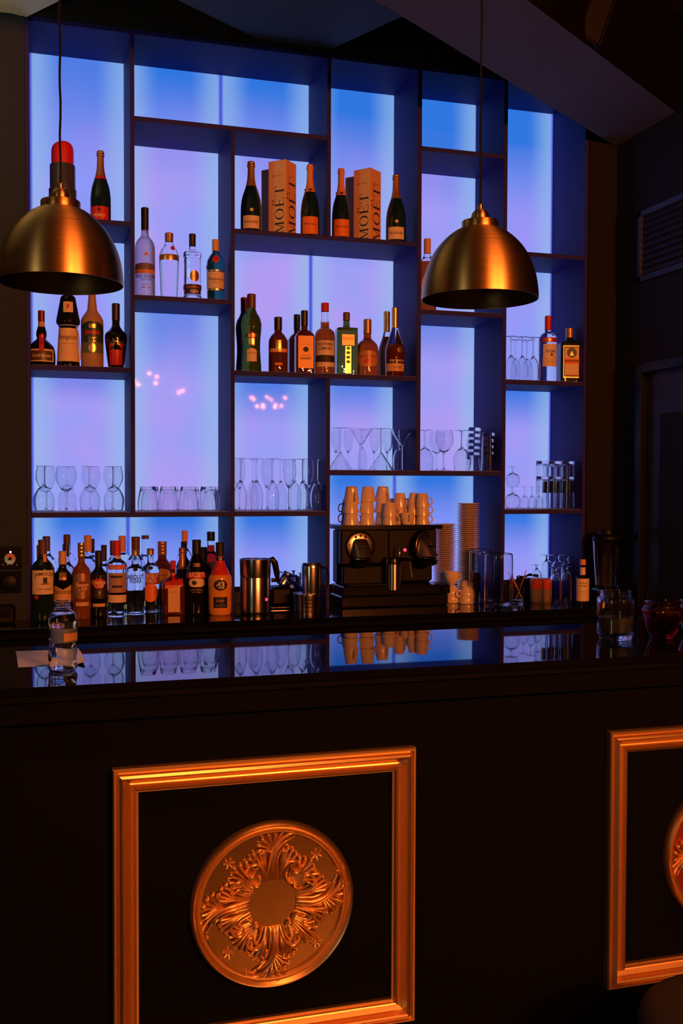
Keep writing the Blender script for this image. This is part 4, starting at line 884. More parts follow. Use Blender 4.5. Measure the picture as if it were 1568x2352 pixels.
# nested tumblers, one stack leaning
hr = .095
base = at(1089, 1108, .2).x
for k in range(5):
    tl = -.10; G_('rocks', 0, .22, zk, hr, 0, 'rocks glass in the leaning stack behind the balloon glasses, %s from the bottom' % ordn(k), 'leaning stack of rocks glasses', dz=.031 * k, tilt=0.02 * k, x=at(1087, 1108, .22).x + .0012 * k)
for k in range(4):
    G_('rocks', 0, .10, zk, hr, 0, 'rocks glass in the stack beside the shelf upright, %s from the bottom' % ordn(k), 'upright stack of rocks glasses', dz=.031 * k, x=at(1121, 1108, .10).x)
hN = hz(775, .09, Z['Sj'], 1190) - .006
for i, u in enumerate((1171, 1197, 1222)): G_('slim', u, .065, zj, hN, 0, 'upturned slim wine glass, %s in the front row beside the red capped vodka bottle' % ordn(i), 'slim glasses beside the vodka bottle')
for i, u in enumerate((1181, 1208)): G_('slim', u, .17, zj, hN, 0, 'upturned slim wine glass, %s in the rear row beside the red capped vodka bottle' % ordn(i), 'slim glasses beside the vodka bottle')
hB = hz(1118, .09, Z['Sm'], 1200) - .004
for i, (u, Y) in enumerate(((1177, .07), (1205, .14), (1222, .075))): G_('snifter' if i == 0 else 'balloon', u, Y, zm, hB, 0, 'small upturned stemmed glass, %s from the left below the slim wine glasses' % ordn(i), 'small stemmed glasses at the right')
G_('balloon', 1236, .17, zm, hB, 0, 'small upturned stemmed glass right against the highball stacks', 'small stemmed glasses at the right')
G_('snifter', 1177, .07, zm, hB * .9, 0, 'small upturned brandy glass standing on top of another at the right end', 'small stemmed glasses at the right', dz=hB + .001)
hH = .16; dzH = .078
for i, (u, Y) in enumerate(((1245, .07), (1274, .07), (1304, .07), (1326 - 5, .16), (1260, .17), (1290, .175))):
    for k in range(2):
        G_('highball', u, Y, zm, hH, 0, '%s highball glass of the nested pair, pair %s in the group at the right end' % ('upper' if k else 'lower', ordn(i)), 'nested highball glasses at the right end', dz=dzH * k)

# ------------------------------------------------------------------ crowded bottles on the back counter
zc0 = ZBC
gl_ = 'bottles crowded on the back counter'
def C(kind, u, vt, w_, Y, glass, prof, cap, labels, label, **k): return B(kind, u, vt, w_, Y, zc0, glass, prof, cap, labels, label, gl_, **k)
F1, F2, F3 = .045, .15, .275
C('whiskey_bottle', 97, 1240, 53, -.02, g_dgreen, 'bord', (.82, m_browncap), [('rect', 0, .475, 1.05, .30, m_label), ('A', 'JAMESON', .05, .575, .85, m_ink, .25), ('rect', .1, .50, .18, .07, m_ink, 'emblem'), ('bow', .1, .455, .34, .012, m_ink, 'emblem'), ('T', 'IRISH WHISKEY', .1, .39, .62, m_ink), ('ell', -.28, .29, .2, .05, m_red, 'seal'), ('rect', .1, .79, .16, .13, m_orangecap, 'tax_strip')], 'dark green whiskey bottle with big cream label, first of the front row')
C('whisky_bottle', 143, 1266, 47, .032, g_blackg, 'whisky', (.80, m_tan), [('rect', 0, .63, .36, .12, m_bronze, 'crest'), ('vee', 0, .38, 1.1, .27, m_tan), ('T', 'Ballantines', 0, .40, .9, m_ink, 1.6)], 'dark whisky bottle with tan cap and notched tan label behind the water bottle')
C('rum_bottle', 186, 1247, 42, -.005, mat('golden_rum', (.30, .10, .03), .02, trans=.4, ior=1.42), 'whisky', (.80, m_goldl, 1, 4), [('oval', 0, .43, 1.05, .34, m_bronze), ('ell', .05, .43, .5, .13, m_darkred), ('T', 'Havana', .05, .45, .72, m_label, 1.3, .02), ('T', 'Club', .05, .405, .5, m_label, 1.2, .02), ('rect', .05, .19, .75, .05, m_tan)], 'golden rum bottle with ringed gold cap and dark red disc')
C('rum_bottle', 226, 1265, 44, .055, g_blackg, 'whisky', (.78, m_blackcap), [('arch', 0, .47, 1.15, .40, mat('dark_brown_label', (.03, .02, .018), .4)), ('ell', 0, .50, .6, .155, m_red), ('T', 'Havana', 0, .525, .74, m_label, 1.3, .02), ('T', 'Club', 0, .475, .5, m_label, 1.2, .02), ('T', '7', .02, .35, .14, m_tan, 1, .03), ('rect', 0, .17, .68, .05, m_tan)], 'black rum bottle with a bright red disc on its label')
C('vodka_bottle', 268, 1242, 47, .01, g_clear, 'abs', (.80, m_red), [('rect', 0, .655, 1.0, .06, m_red), ('T', 'SMIRNOFF', .0, .655, .85, m_label, 1.2, .02), ('rect', 0, .45, 1.0, .26, mat('dull_pink_label', (.42, .24, .2), .5)), ('rect', -.05, .53, .6, .03, m_ink), ('rect', 0, .40, .5, .03, m_ink), ('rect', 0, .24, 1.0, .10, m_label), ('rect', .1, .85, .3, .18, m_tan, 'tax_strip')], 'clear vodka bottle with red lettered band, third from the rum bottles')
C('vodka_bottle', 310, 1262, 46, .058, g_clear, 'abs', (.90, m_goldl), [('ell', 0, .70, .24, .055, m_ink, 'seal'), ('T', 'ABSOLUT', 0, .585, .86, m_blue, 1.5, .03), ('T', 'VODKA', 0, .52, .62, m_blue, 1.5, .03)], 'clear vodka bottle with gold cap and blue lettering')
C('vodka_bottle', 345, 1260, 44, .13, g_clear, 'abs', (.90, m_goldl), [('ell', 0, .70, .24, .055, m_ink, 'seal'), ('rect', 0, .53, 1.1, .18, mat('rusty_print', (.35, .06, .03), .4)), ('T', 'ABSOLUT', 0, .575, .86, m_white, 1.5, .03), ('T', 'PEACH', 0, .50, .6, m_white, 1.5, .03), ('ell', 0, .31, .85, .29, m_orange, 'fruit_print')], 'clear flavoured vodka bottle with gold cap and orange fruit disc')
C('liqueur_bottle', 372, 1244, 53, .215, g_damber, 'squat', (.80, m_bronze, 1, 4), [('ell', 0, .50, .8, .22, mat('ochre_label', (.75, .35, .05), .5)), ('T', 'Grand', 0, .52, .4, m_ink), ('rect', .35, .9, .3, .09, m_tan, 'tax_strip')], 'dark brown bottle with round ochre label and ringed bronze cap')
C('liqueur_bottle', 397, 1288, 52, F1, g_damber, 'coin', (.84, m_red), [('rect', 0, .29, .52, .50, m_tan), ('slant', 0, .575, .8, .13, m_red), ('T', 'COINTREAU', 0, .575, .62, m_bronze, 1.3), ('rect', 0, .70, .12, .14, m_red, 'ribbon'), ('T', 'LIQUEUR', 0, .42, .3, m_darkred)], 'square dark orange-liqueur bottle with red ribbon and tall tan label', sq=6)
C('liqueur_bottle', 418, 1258, 42, .13, g_blackg, 'champ', (.66, m_bronze), [('rect', 0, .4, .9, .08, m_bronze)], 'slim dark bottle with bronze foil behind the square orange-liqueur bottle')
C('cream_liqueur_bottle', 451, 1240, 52, F1, g_blackg, 'bail', (.80, m_blackcap), [('bow', 0, .515, .9, .08, m_red), ('T', 'BAILEYS', 0, .53, .72, m_label, 1.4, .03), ('oval', 0, .42, .76, .12, m_label), ('ell', -.12, .42, .22, .06, m_greenl), ('T', 'ORIGINAL', 0, .325, .62, m_bronze, 1.1), ('T', 'IRISH CREAM', 0, .29, .5, m_bronze), ('rect', -.05, .865, .26, .1, m_label, 'tax_strip'), ('rect', 0, .66, .3, .05, m_bronze)], 'black cream-liqueur bottle with red arched band and oval picture')
C('liqueur_bottle', 466, 1257, 40, F2, g_blackg, 'bord', (.76, m_blackcap), [('rect', .36, .78, .14, .1, m_orangecap, 'tax_strip')], 'dark bottle behind the black cream-liqueur bottle')
C('liqueur_bottle', 505, 1246, 53, -.056, m_43, 'l43', (.81, m_blackcap), [('rect', 0, .775, .5, .05, m_blackcap, 'neck_band'), ('T', '43', 0, .775, .16, m_label), ('ell', 0, .42, .62, .155, m_darkred), ('ell', 0, .42, .56, .14, m_blackcap), ('T', '43', 0, .42, .36, m_label, 1, .03), ('rect', 0, .18, .62, .15, m_blackcap), ('T', 'Licor', 0, .21, .36, m_tan), ('T', 'CUARENTA Y TRES', 0, .14, .44, m_tan), ('rect', .16, .93, .24, .08, m_orangecap, 'tax_strip')], 'orange and red liqueur bottle with black round 43 emblem, last of the front row', split=(.56, m_43r))
# second and third rows: mostly necks show
C('liqueur_bottle', 92, 1252, 44, F2, g_blackg, 'bord', (.80, m_orangecap), [], 'dark bottle behind the first green whiskey bottle')
C('vodka_bottle', 106, 1232, 44, F3, g_clear, 'bord', (.80, m_browncap), [('rect', 0, .95, .34, .05, m_blackcap)], 'clear bottle with brown capsule behind the green whiskey bottle')
C('vodka_bottle', 153, 1228, 42, F3, g_clear, 'abs', (.79, m_browncap), [], 'clear bottle with a tall brown capsule at the back of the left group')
C('gin_bottle', 151, 1249, 44, F2, g_pale, 'whisky', (.82, m_chrome), [('rect', 0, .96, .36, .05, m_blackcap)], 'clear bottle with silver and black cap behind the tan capped whisky')
C('tequila_bottle', 201, 1230, 44, .18, g_pale, 'whisky', (.79, m_orangecap), [('rect', 0, .40, .8, .2, m_browncap)], 'half full clear bottle with a tall orange capsule', split=(.60, g_clear))
C('vodka_bottle', 209, 1238, 40, F3, g_clear, 'abs', (.80, m_blackcap), [], 'clear bottle with a black cap behind the tall orange capsule bottle')
C('rum_bottle', 238, 1252, 32, .15, g_clear, 'whisky', (.76, m_browncap), [('rect', 0, .98, .36, .05, m_blackcap)], 'clear bottle with dark brown capsule behind the black rum bottle')
C('rum_bottle', 258, 1242, 30, .205, g_clear, 'bord', (.79, m_browncap), [], 'clear bottle with brown capsule behind the red banded vodka bottle')
C('tequila_bottle', 280, 1231, 44, F3, g_clear, 'abs', (.78, m_orangecap), [], 'clear bottle with a light orange capsule behind the red banded vodka bottle')
C('vodka_bottle', 311, 1233, 44, .19, g_clear, 'bord', (.77, m_browncap), [], 'clear bottle with red brown capsule behind the blue lettered vodka bottle')
C('vodka_bottle', 333, 1230, 44, .275, g_clear, 'squat', (.95, m_browncap), [], 'wide clear bottle with a thin brown stopper at the back')
C('wine_bottle', 424, 1219, 36, .288, g_clear, 'bord', (.81, m_orangecap), [], 'tallest clear bottle with orange capsule at the back of the group')
C('wine_bottle', 422, 1244, 36, .21, g_blackg, 'bord', (.82, m_blackcap), [], 'black bottle in front of the tallest orange capped bottle')
C('aperitif_bottle', 484, 1222, 46, F3 - .01, g_redliq, 'squat', (.88, m_blackcap, 1, 3), [('rect', 0, .5, .5, .2, m_ink)], 'bright red aperitif bottle with black cap at the back beside the upright', split=(.82, g_clear))

# ------------------------------------------------------------------ steel things on the back counter
def cpt(u, v): p = atz(u, v, ZBC); return p
p = cpt(586, 1408); k = mpp(586, p.y)
def frother():
    t = thing('milk_frother', (p.x, p.y, ZBC + .0005), 'tall brushed steel milk frother with round red light and black handle', 'milk frother', rz=-.05)
    R = 35.5 * k; H = 125 * k
    MB().lathe([(0, 0), (R * .98, 0), (R * .98, .006), (R * .94, .008), (0, .008)], 40).build('base_ring', m_blackp, t)
    MB().lathe([(0, .008), (R * .96, .008), (R * .985, .014), (R * .985, H * .66), (R * .97, H * .672), (0, H * .672)], 64).build('body', m_steel, t)
    MB().lathe([(R * .955, H * .672), (R * .955, H * .682)], 48).build('joint_ring', m_blackp, t)
    MB().lathe([(0, H * .682), (R * .97, H * .682), (R * .99, H * .69), (R * 1.02, H * .995), (R * 1.0, H), (R * .97, H * .985), (0, H * .95)], 64).build('jug', m_steel, t)
    b = MB(); b.tube([(0, -R * .985, 0), (0, -R * 1.03, 0)], .010, 20); o = b.build('button_rim', m_chrome, t, loc=(0, 0, H * .27)); o.rotation_euler = (0, 0, math.radians(36))
    c = MB().tube([(0, -R * 1.0, 0), (0, -R * 1.035, 0), (0, -R * 1.05, 0)], [.0072, .0072, .004], 20).build('indicator', m_redled, t, loc=(0, 0, H * .27)); c.rotation_euler = (0, 0, math.radians(36))
    MB().tube([(R * .9, .0, H * .96), (R * 1.12, .0, H * .985), (R * 1.28, .0, H * .92), (R * 1.42, 0, H * .72), (R * 1.44, 0, H * .60), (R * 1.05, 0, H * .60)], [.012, .014, .015, .014, .012, .010], 12).build('handle', m_blackp, t)
frother()
pf2 = cpt(706, 1402)
def frother2():
    k = mpp(706, pf2.y); R = 34 * k; H = 40 * k
    t = thing('induction_base', (pf2.x, pf2.y, ZBC + .0005), 'low round steel induction base with three dark vent slots', 'appliance')
    b = MB().lathe([(0, 0), (R * .9, 0), (R * .92, .004), (R * .96, H * .8), (R, H * .86), (R, H), (0, H)], 56).build('body', m_steel, t)
    for q in range(3):
        vs = [(R * .955 * math.cos(a), R * .955 * math.sin(a), H * (.25 + .2 * q) + dz) for a in [-PI / 2 - .5 + .9 * i / 10 for i in range(11)] for dz in (0, .004)]
        MB().add(vs, [(2 * i, 2 * i + 2, 2 * i + 3, 2 * i + 1) for i in range(10)]).build('vent_slot', m_blackp, t)
    r = 24 * k; h = 70 * k
    t2 = thing('frothing_jug', (pf2.x + .018, pf2.y, ZBC + H + .001), 'dark steel frothing jug turned upside down on the round induction base', 'jug')
    MB().lathe([(0, 0), (r, 0), (r, .003), (r * 1.0, h * .85), (r * .96, h * .94), (r * .88, h), (0, h * 1.0)], 48).build('body', m_chrome, t2)
    MB().tube([(r * .9, 0, h * .85), (r * 1.5, 0, h * .8), (r * 1.7, 0, h * .5), (r * 1.4, 0, h * .2), (r * .9, 0, h * .2)], .006, 10).build('handle', m_blackp, t2)
frother2()
def creamer(u, v, rot, sc_, lab):
    p = cpt(u, 1396); q = at(u, v, p.y + .05); t = thing('steel_creamer', q, lab, 'milk jug'); t.rotation_euler = (0, rot, .3)
    R = .030 * sc_; H = .065 * sc_
    MB().lathe(cr([(0, -H / 2, 1), (R * .95, -H / 2, 1), (R, -H * .45), (R * .98, 0), (R * .8, H * .3), (R * .86, H / 2, 1), (R * .80, H / 2), (R * .75, H * .3), (R * .9, -H * .4), (0, -H * .42)], 3), 36).build('body', m_chrome, t)
    MB().tube([(-R * .9, 0, H * .3), (-R * 1.5, 0, H * .25), (-R * 1.6, 0, -H * .1), (-R * .95, 0, -H * .3)], .0035, 8).build('handle', m_chrome, t)
# drip tray that carries the small jugs
pt_ = cpt(648, 1398)
t = thing('jug_tray', (pt_.x, pt_.y + .06, ZBC + .0005), 'low dark tray with bright front rim carrying small steel jugs', 'tray')
MB().bbox((-.058, -.07, 0), (.058, .08, .012), .003).build('tray_body', m_blackp, t, smooth=False)
MB().bbox((-.056, -.0745, .004), (.056, -.0705, .010), .001).build('rim', m_chrome, t, smooth=False)
MB().bbox((-.05, -.05, .0125), (.05, .07, .10), .012).build('jug_rack', m_blackm, t, smooth=False)
creamer(668, 1348, -.8, 1.15, 'small steel creamer lying tilted on the rack between the two frothers'); creamer(654, 1330, .55, 1.0, 'small steel creamer leaning against the tall frother handle')
def sugar(u, vt, lab):
    Y = pt_.y + .15; x = at(u, 1108, Y).x; t = thing('steel_teapot', (x, Y, ZBC + .0005), lab, 'teapot'); h = at(u, vt, Y).z - ZBC; R = .034
    MB().lathe(cr([(0, 0, 1), (R, 0, 1), (R * 1.05, h * .1), (R * .95, h * .6), (R * .8, h * .82, 1), (0, h * .82)], 3), 32).build('body', m_chrome, t)
    MB().lathe([(R * .82, h * .825), (R * .5, h * .88), (R * .15, h * .9), (R * .14, h * .94), (R * .3, h * .99), (R * .3, h), (0, h)], 28).build('lid', m_chrome, t)
sugar(674, 1310, 'small steel teapot with knobbed lid behind the tilted creamer'); sugar(690, 1315, 'small steel teapot right behind the upturned frothing jug')

# ------------------------------------------------------------------ coffee machine
YM = .045
def MX(u, Y=YM): return at(u, 1300, Y).x
mt_z = at(880, 1206, YM).z; xl, xr = MX(783), MX(1004)
cm = thing('coffee_machine', ((xl + xr) / 2, YM, ZBC + .0005), 'wide black two-headed coffee machine with steel dials and stacked cups on top', 'coffee machine')
W = (xr - xl) / 2; H = mt_z - ZBC; x0 = cm.location.x
bz = at(800, 1347, YM - .03).z - ZBC
MB().bbox((-W - .012, -.045, 0), (W + .040, .15, bz * .55), .006).bbox((-W - .004, -.055, bz * .55), (W + .0, .15, bz), .004).build('base', m_blackp, cm, smooth=False)
MB().bbox((-W, .06, bz), (W, .15, H - .02), .012).bbox((-W, .0, H * .52), (-.005, .06, H - .02), .006).bbox((-.005, .01, H * .56), (W, .06, H - .02), .006).build('body', m_blackm, cm, smooth=False)
# top plate bowed to the front
vs = []; n = 20
for i in range(n + 1):
    s = i / n * 2 - 1; vs.append((s * (W + .016), -.022 - .018 * (1 - s * s), 0))
vs2 = [(W + .016, .20, 0), (-W - .016, .20, 0)]
allp = vs + vs2; m_ = len(allp)
mb = MB().add([(a, b, H - .02) for a, b, c in allp] + [(a, b, H - .0005) for a, b, c in allp], [tuple(reversed(range(m_))), tuple(range(m_, 2 * m_))] + [(i, (i + 1) % m_, (i + 1) % m_ + m_, i + m_) for i in range(m_)])
mb.build('top_plate', m_blackp, cm, smooth=False)
MB().bbox((-W + .02, -.055, bz), (-.03, .0, bz + .012), .003).build('drip_tray', m_blackm, cm, smooth=False)
MB().bbox((-W + .01, .0, bz + .001), (-.03, .055, H * .5), .006).build('capsule_drawer', m_blackm, cm, smooth=False)
MB().bbox((W + .002, -.058, bz * .56), (W + .045, .08, bz), .004).build('cup_support', m_blackp, cm, smooth=False)
def head(u, v, Y, ang, tz, lab=None):
    P_ = at(u, v, Y); R = 33 * mpp(u, Y)
    o = bpy.data.objects.new('brew_dial', None)
    RY = Matrix.Rotation(ang, 4, 'Z') @ Matrix.Rotation(math.radians(90), 4, 'X')      # z -> -y
    T = Matrix.Translation((P_.x - cm.location.x, P_.y - cm.location.y, P_.z - cm.location.z)) @ RY
    MB().lathe([(0, -.012), (R * 1.07, -.012), (R * 1.07, .002), (R * 1.0, .004)], 48, M=T).build('dial_rim', m_blackp, cm)
    d = MB().lathe([(0, .004), (R * .5, .006), (R * .94, .005), (R * .99, .002), (R, -.002)], 64, M=T).build('brew_dial', mat('satin_steel', (.55, .5, .46), .3, metal=1), cm)
    for a in (90, 62, 118, 8, 172):
        rr = R * (.74 if a in (90, 62, 118) else .80); q = math.radians(a); sz = R * (.085 if a in (90, 62, 118) else .05)
        M2 = T @ Matrix.Translation((math.cos(q) * rr, math.sin(q) * rr, .0056))
        MB().lathe([(sz, .0), (sz, .002), (0, .0022)], 16, M=M2).build('button', m_blackp, d)
    # nose of the brewing head: arch-shaped snout that widens downwards and leans out
    vs = []; fs = []; nn = 16; lev = 7
    for j in range(lev + 1):
        t_ = j / lev; wd_ = R * (.40 + .36 * t_ ** .5); yb_ = R * (.52 - 1.22 * t_); out = R * (.10 + .95 * t_ ** .8)
        for i in range(nn + 1):
            a = PI * i / nn; vs.append(T @ Vector((wd_ * math.cos(a), yb_ + R * .0, .004 + out * math.sin(a) ** .8)))
    for j in range(lev):
        for i in range(nn): a = j * (nn + 1) + i; fs.append((a, a + nn + 1, a + nn + 2, a + 1))
    fs.append(tuple(range(nn + 1))); fs.append(tuple(reversed(range(lev * (nn + 1), (lev + 1) * (nn + 1)))))
    n_ = MB().add(vs, fs).build('brew_head', mat('dark_steel', (.22, .19, .18), .35, metal=.9), cm, angle=60); fixnormals(n_)
    M3 = T @ Matrix.Translation((0, -R * .05, R * .62))
    MB().lathe([(R * .32, 0), (R * .30, R * .08), (0, R * .09)], 20, M=M3 @ Matrix.Diagonal((1, .32, 1, 1))).build('slot', m_blackp, n_)
    M4 = T @ Matrix.Translation((0, -R * .80, R * .48)) @ Matrix.Rotation(math.radians(-90), 4, 'X')
    MB().lathe([(0, -.0), (R * .66, 0), (R * .70, R * .06), (R * .60, R * .12), (0, R * .12)], 32, M=M4 @ Matrix.Diagonal((1, .8, -1, 1))).build('nozzle_ring', m_chrome, n_)
    MB().lathe([(0, 0), (R * .74, 0), (R * .66, R * .3), (R * .36, R * .42), (0, R * .42)], 32, M=T @ Matrix.Translation((0, -R * .98, R * .45)) @ Matrix.Rotation(math.radians(90), 4, 'X') @ Matrix.Diagonal((1, .8, 1, 1))).build('spout', m_blackp, n_)
head(827, 1255, YM - .004, 0, 0)
head(972, 1253, YM - .012, .62, 0)
def lett(txt, u, v, Y, wpx, m, parent, name='lettering'):
    P_ = at(u, v, Y); kk = wpx * mpp(u, Y); vs, fs, asp = text_mesh(txt); L = parent.location
    MB().add([(P_.x - L.x + a * kk, Y - L.y, P_.z - L.z + b * kk) for a, b in vs], fs).build(name, m, parent, smooth=False)
m_grey = mat('grey_print', (.35, .33, .3), .5)
lett('NESPRESSO', 827, 1213, YM - .0006, 20, m_grey, cm); lett('NESPRESSO', 976, 1211.5, YM + .0094, 15, m_grey, cm)
# milk jug and steam spout between the heads
P_ = at(903, 1354, YM - .055); R = 17.5 * mpp(903, YM - .055); Hj = 59 * mpp(903, YM - .055)
J = lambda x, y, z: (P_.x - cm.location.x + x, P_.y - cm.location.y + y, P_.z - cm.location.z + z)
zj_ = P_.z - cm.location.z
TJ = Matrix.Translation(J(0, 0, 0))
MB().lathe([(0, .0), (R, 0), (R, Hj), (0, Hj)], 48, M=TJ).build('milk_cup', m_steel, cm)
MB().lathe([(0, Hj), (R * 1.0, Hj), (R * 1.0, Hj * 1.22), (R * .9, Hj * 1.28), (0, Hj * 1.28)], 40, M=TJ).build('milk_cup_lid', m_blackp, cm)
MB().tube([J(-R * .98, -R * .25, Hj * .98), J(-R * 1.0, -R * .25, Hj * 1.2)], .0035, 10).build('lid_clip', m_chrome, cm)
q = [at(913, 1254, YM - .03), at(917, 1262, YM - .045), at(917.5, 1270, YM - .05), at(917, 1278, YM - .05)]
MB().tube([(a.x - cm.location.x, a.y - cm.location.y, a.z - cm.location.z) for a in q], [.003, .0055, .0055, .004], 12).build('steam_spout', m_chrome, cm)
a, b = at(912, 1279.5, YM - .05), at(948, 1279.5, YM - .05)
MB().bbox((a.x - cm.location.x, YM - .055 - cm.location.y, a.z - cm.location.z - .001), (b.x - cm.location.x, YM - .03 - cm.location.y, a.z - cm.location.z + .0015), .0008).build('spout_bar', m_chrome, cm, smooth=False)
a, b = at(941, 1290, YM - .05), at(945.5, 1326, YM - .05)
MB().tube([(a.x - cm.location.x, YM - .05 - cm.location.y, a.z - cm.location.z), (b.x - cm.location.x, YM - .05 - cm.location.y, b.z - cm.location.z)], [.003, .0055], 12).build('steam_wand', mat('dull_steel', (.2, .17, .18), .4, metal=.8), cm)
a = at(931, 1263.5, YM - .002)
MB().lathe([(0, 0), (.008, 0), (.007, .004), (0, .006)], 20, M=Matrix.Translation((a.x - cm.location.x, a.y + .008 - cm.location.y, a.z - cm.location.z)) @ Matrix.Rotation(math.radians(90), 4, 'X')).build('indicator', m_redled, cm)

# ------------------------------------------------------------------ cups
def cup_proto(R, H, name, handle=True, wide=False):
    """made standing, base at 0"""
    t = bpy.data.objects.new(name, None); COL.objects.link(t)
    if wide: pr = cr([(0, .002, 1), (R * .42, .002, 1), (R * .44, 0, 1), (R * .50, .001), (R * .56, H * .06), (R * .82, H * .3), (R * .97, H * .65), (R, H, 1), (R * .955, H, 1), (R * .92, H * .65), (R * .76, H * .32), (R * .4, H * .12), (0, H * .1)], 3)
    else: pr = cr([(0, .002, 1), (R * .60, .002, 1), (R * .62, 0, 1), (R * .68, .001), (R * .74, H * .1), (R * .90, H * .6), (R, H, 1), (R * .93, H, 1), (R * .84, H * .6), (R * .66, H * .12), (0, H * .1)], 3)
    b = MB().lathe(pr, 36).build('cup_body', m_ceramic, t, angle=50); fixnormals(b)
    rr = R * (.92 if wide else .86)
    MB().tube(cr3([(rr * .96, 0, H * .80), (R * 1.32, 0, H * .86), (R * 1.52, 0, H * .62), (R * 1.30, 0, H * .38), (rr * .88, 0, H * .34)], 4), .0032, 8).build('handle', m_ceramic, t)
    t['category'] = 'cup'
    return t
ec = cup_proto(.0372, .0735, 'espresso_cup'); first = [True]
def put(proto, used, loc, rot, label, group):
    o = proto if not used[0] else copy_tree(proto)
    used[0] = 1; o.location = loc; o.rotation_euler = rot; o['label'] = label; o['group'] = group; o['category'] = 'cup'; return o
ue = [0]; ztop_ = ZBC + .0005 + H + .0005
STK = [ # u, Y offset, number, tilt of top, handle angle, name
 (806, .0, 3, .10, -.3, 'first stack from the machine edge'), (843, .0, 3, .02, -1.5, 'second stack, the straight tall one'), (878, .055, 3, .14, -.5, 'third stack, whose top cup leans'),
 (895, -.02, 2, .0, 0.05, 'short two-cup stack in front'), (917, .035, 3, .03, 1.2, 'stack behind the single upright cup'), (950, .045, 3, .12, 1.5, 'stack beside the single upright cup'), (971, -.01, 3, -.06, 0.0, 'last stack with three handles showing')]
for u, dy, n_, tl, ha, nm in STK:
    Y = YM + .032 + dy; x = at(u, 1108, Y).x; short = u in (895, 917, 950, 971)
    zz = ztop_
    for i in range(n_):
        sc_ = .9 if short else 1.0; top = i == n_ - 1
        pitch = .053 if not short else .041
        tt = tl if top else tl * .15 * i
        h_ = ha + (.9 * i if u in (806, 878) else 0)
        o = put(ec, ue, (x + (.004 * (1 if tl > 0 else -1) if top and tl else 0), Y, zz + .0735 * sc_ + (.003 if tt else 0)), (PI, tt, -h_), 'upturned espresso cup, %s from the bottom of the %s' % (ordn(i), nm), 'espresso cups stacked on the coffee machine')
        o.scale = (sc_,) * 3
        zz += pitch
for u, dy, n_, tl, ha, nm in ((800, .145, 2, 0, 2.9, 'rear stack behind the first one'), (900, .145, 2, 0, 1, 'rear stack behind the short front one'), (937, .145, 2, .05, 1, 'rear stack behind the single upright cup')):
    Y = YM + dy; x = at(u, 1108, Y).x
    for i in range(n_): put(ec, ue, (x, Y, ztop_ + .0735 + .050 * i), (PI, tl * i, -ha), 'upturned espresso cup, %s from the bottom of the %s' % (ordn(i), nm), 'espresso cups stacked on the coffee machine')
o = put(ec, ue, (at(935, 1108, YM).x, YM - .0, ztop_), (0, 0, -1.6), 'single espresso cup standing upright at the front of the coffee machine top', 'espresso cups stacked on the coffee machine'); o.scale = (.86, .86, .78)
wc = cup_proto(.043, .056, 'cappuccino_cup', wide=True); uw = [0]; gw = 'cappuccino cups beside the coffee machine'
pc = cpt(1072, 1386); put(wc, uw, (pc.x, pc.y, ZBC + .0575), (PI, 0, 2.9), 'upturned cappuccino cup at the bottom of the front pile', gw).scale = (.95, .95, 1)
put(wc, uw, (pc.x + .001, pc.y + .002, ZBC + .0575 + .028), (PI, .06, 3.2), 'upturned cappuccino cup on top of the front pile beside the glass pitchers', gw).scale = (.95, .95, 1)
pd = cpt(1043, 1386); put(wc, uw, (pd.x, pd.y + .03, ZBC + .0575), (PI, 0, 2.9), 'upturned cappuccino cup at the foot of the pile right against the machine', gw).scale = (.8, .8, 1)
put(wc, uw, (pd.x, pd.y + .03, ZBC + .0575 + .030), (PI, 0, .5), 'second upturned cappuccino cup of the pile against the machine', gw).scale = (.8, .8, 1)
put(wc, uw, (pd.x - .006, pd.y + .02, ZBC + .096), (0, 0.05, .3), 'upright cappuccino cup balanced highest beside the machine', gw).scale = (.88, .88, 1.05)
put(wc, uw, (pd.x + .052, pd.y + .045, ZBC + .088), (.3, 1.9, .4), 'cappuccino cup lying tilted between the two piles', gw).scale = (.8, .8, .9)
# saucers, one by one
def saucer():
    R = .0585; o = MB().lathe(cr([(0, 0, 1), (R * .5, 0, 1), (R * .6, .002), (R * .96, .0098), (R, .0112, 1), (R * .97, .0122), (R * .6, .0055), (R * .5, .0042), (0, .0042)], 3), 40).build('saucer', m_ceramic, angle=45); fixnormals(o); return o
sp = saucer(); first_s = True
for (u, Y, n_, nm) in ((1076, .16, 47, 'taller saucer stack beside the shelf upright'), (1022, .20, 37, 'shorter saucer stack behind the coffee machine')):
    xx = at(u, 1108, Y).x
    for i in range(n_):
        o = sp if first_s else sp.copy()
        if not first_s: COL.objects.link(o)
        first_s = False
        o.location = (xx + random.uniform(-.0012, .0012) + .0007 * math.sin(i * .3), Y + random.uniform(-.001, .001), ZBC + .0008 + .0104 * i)
        tag(o, 'white saucer, %s from the bottom of the %s' % (ordn(i), nm), 'saucer', nm)
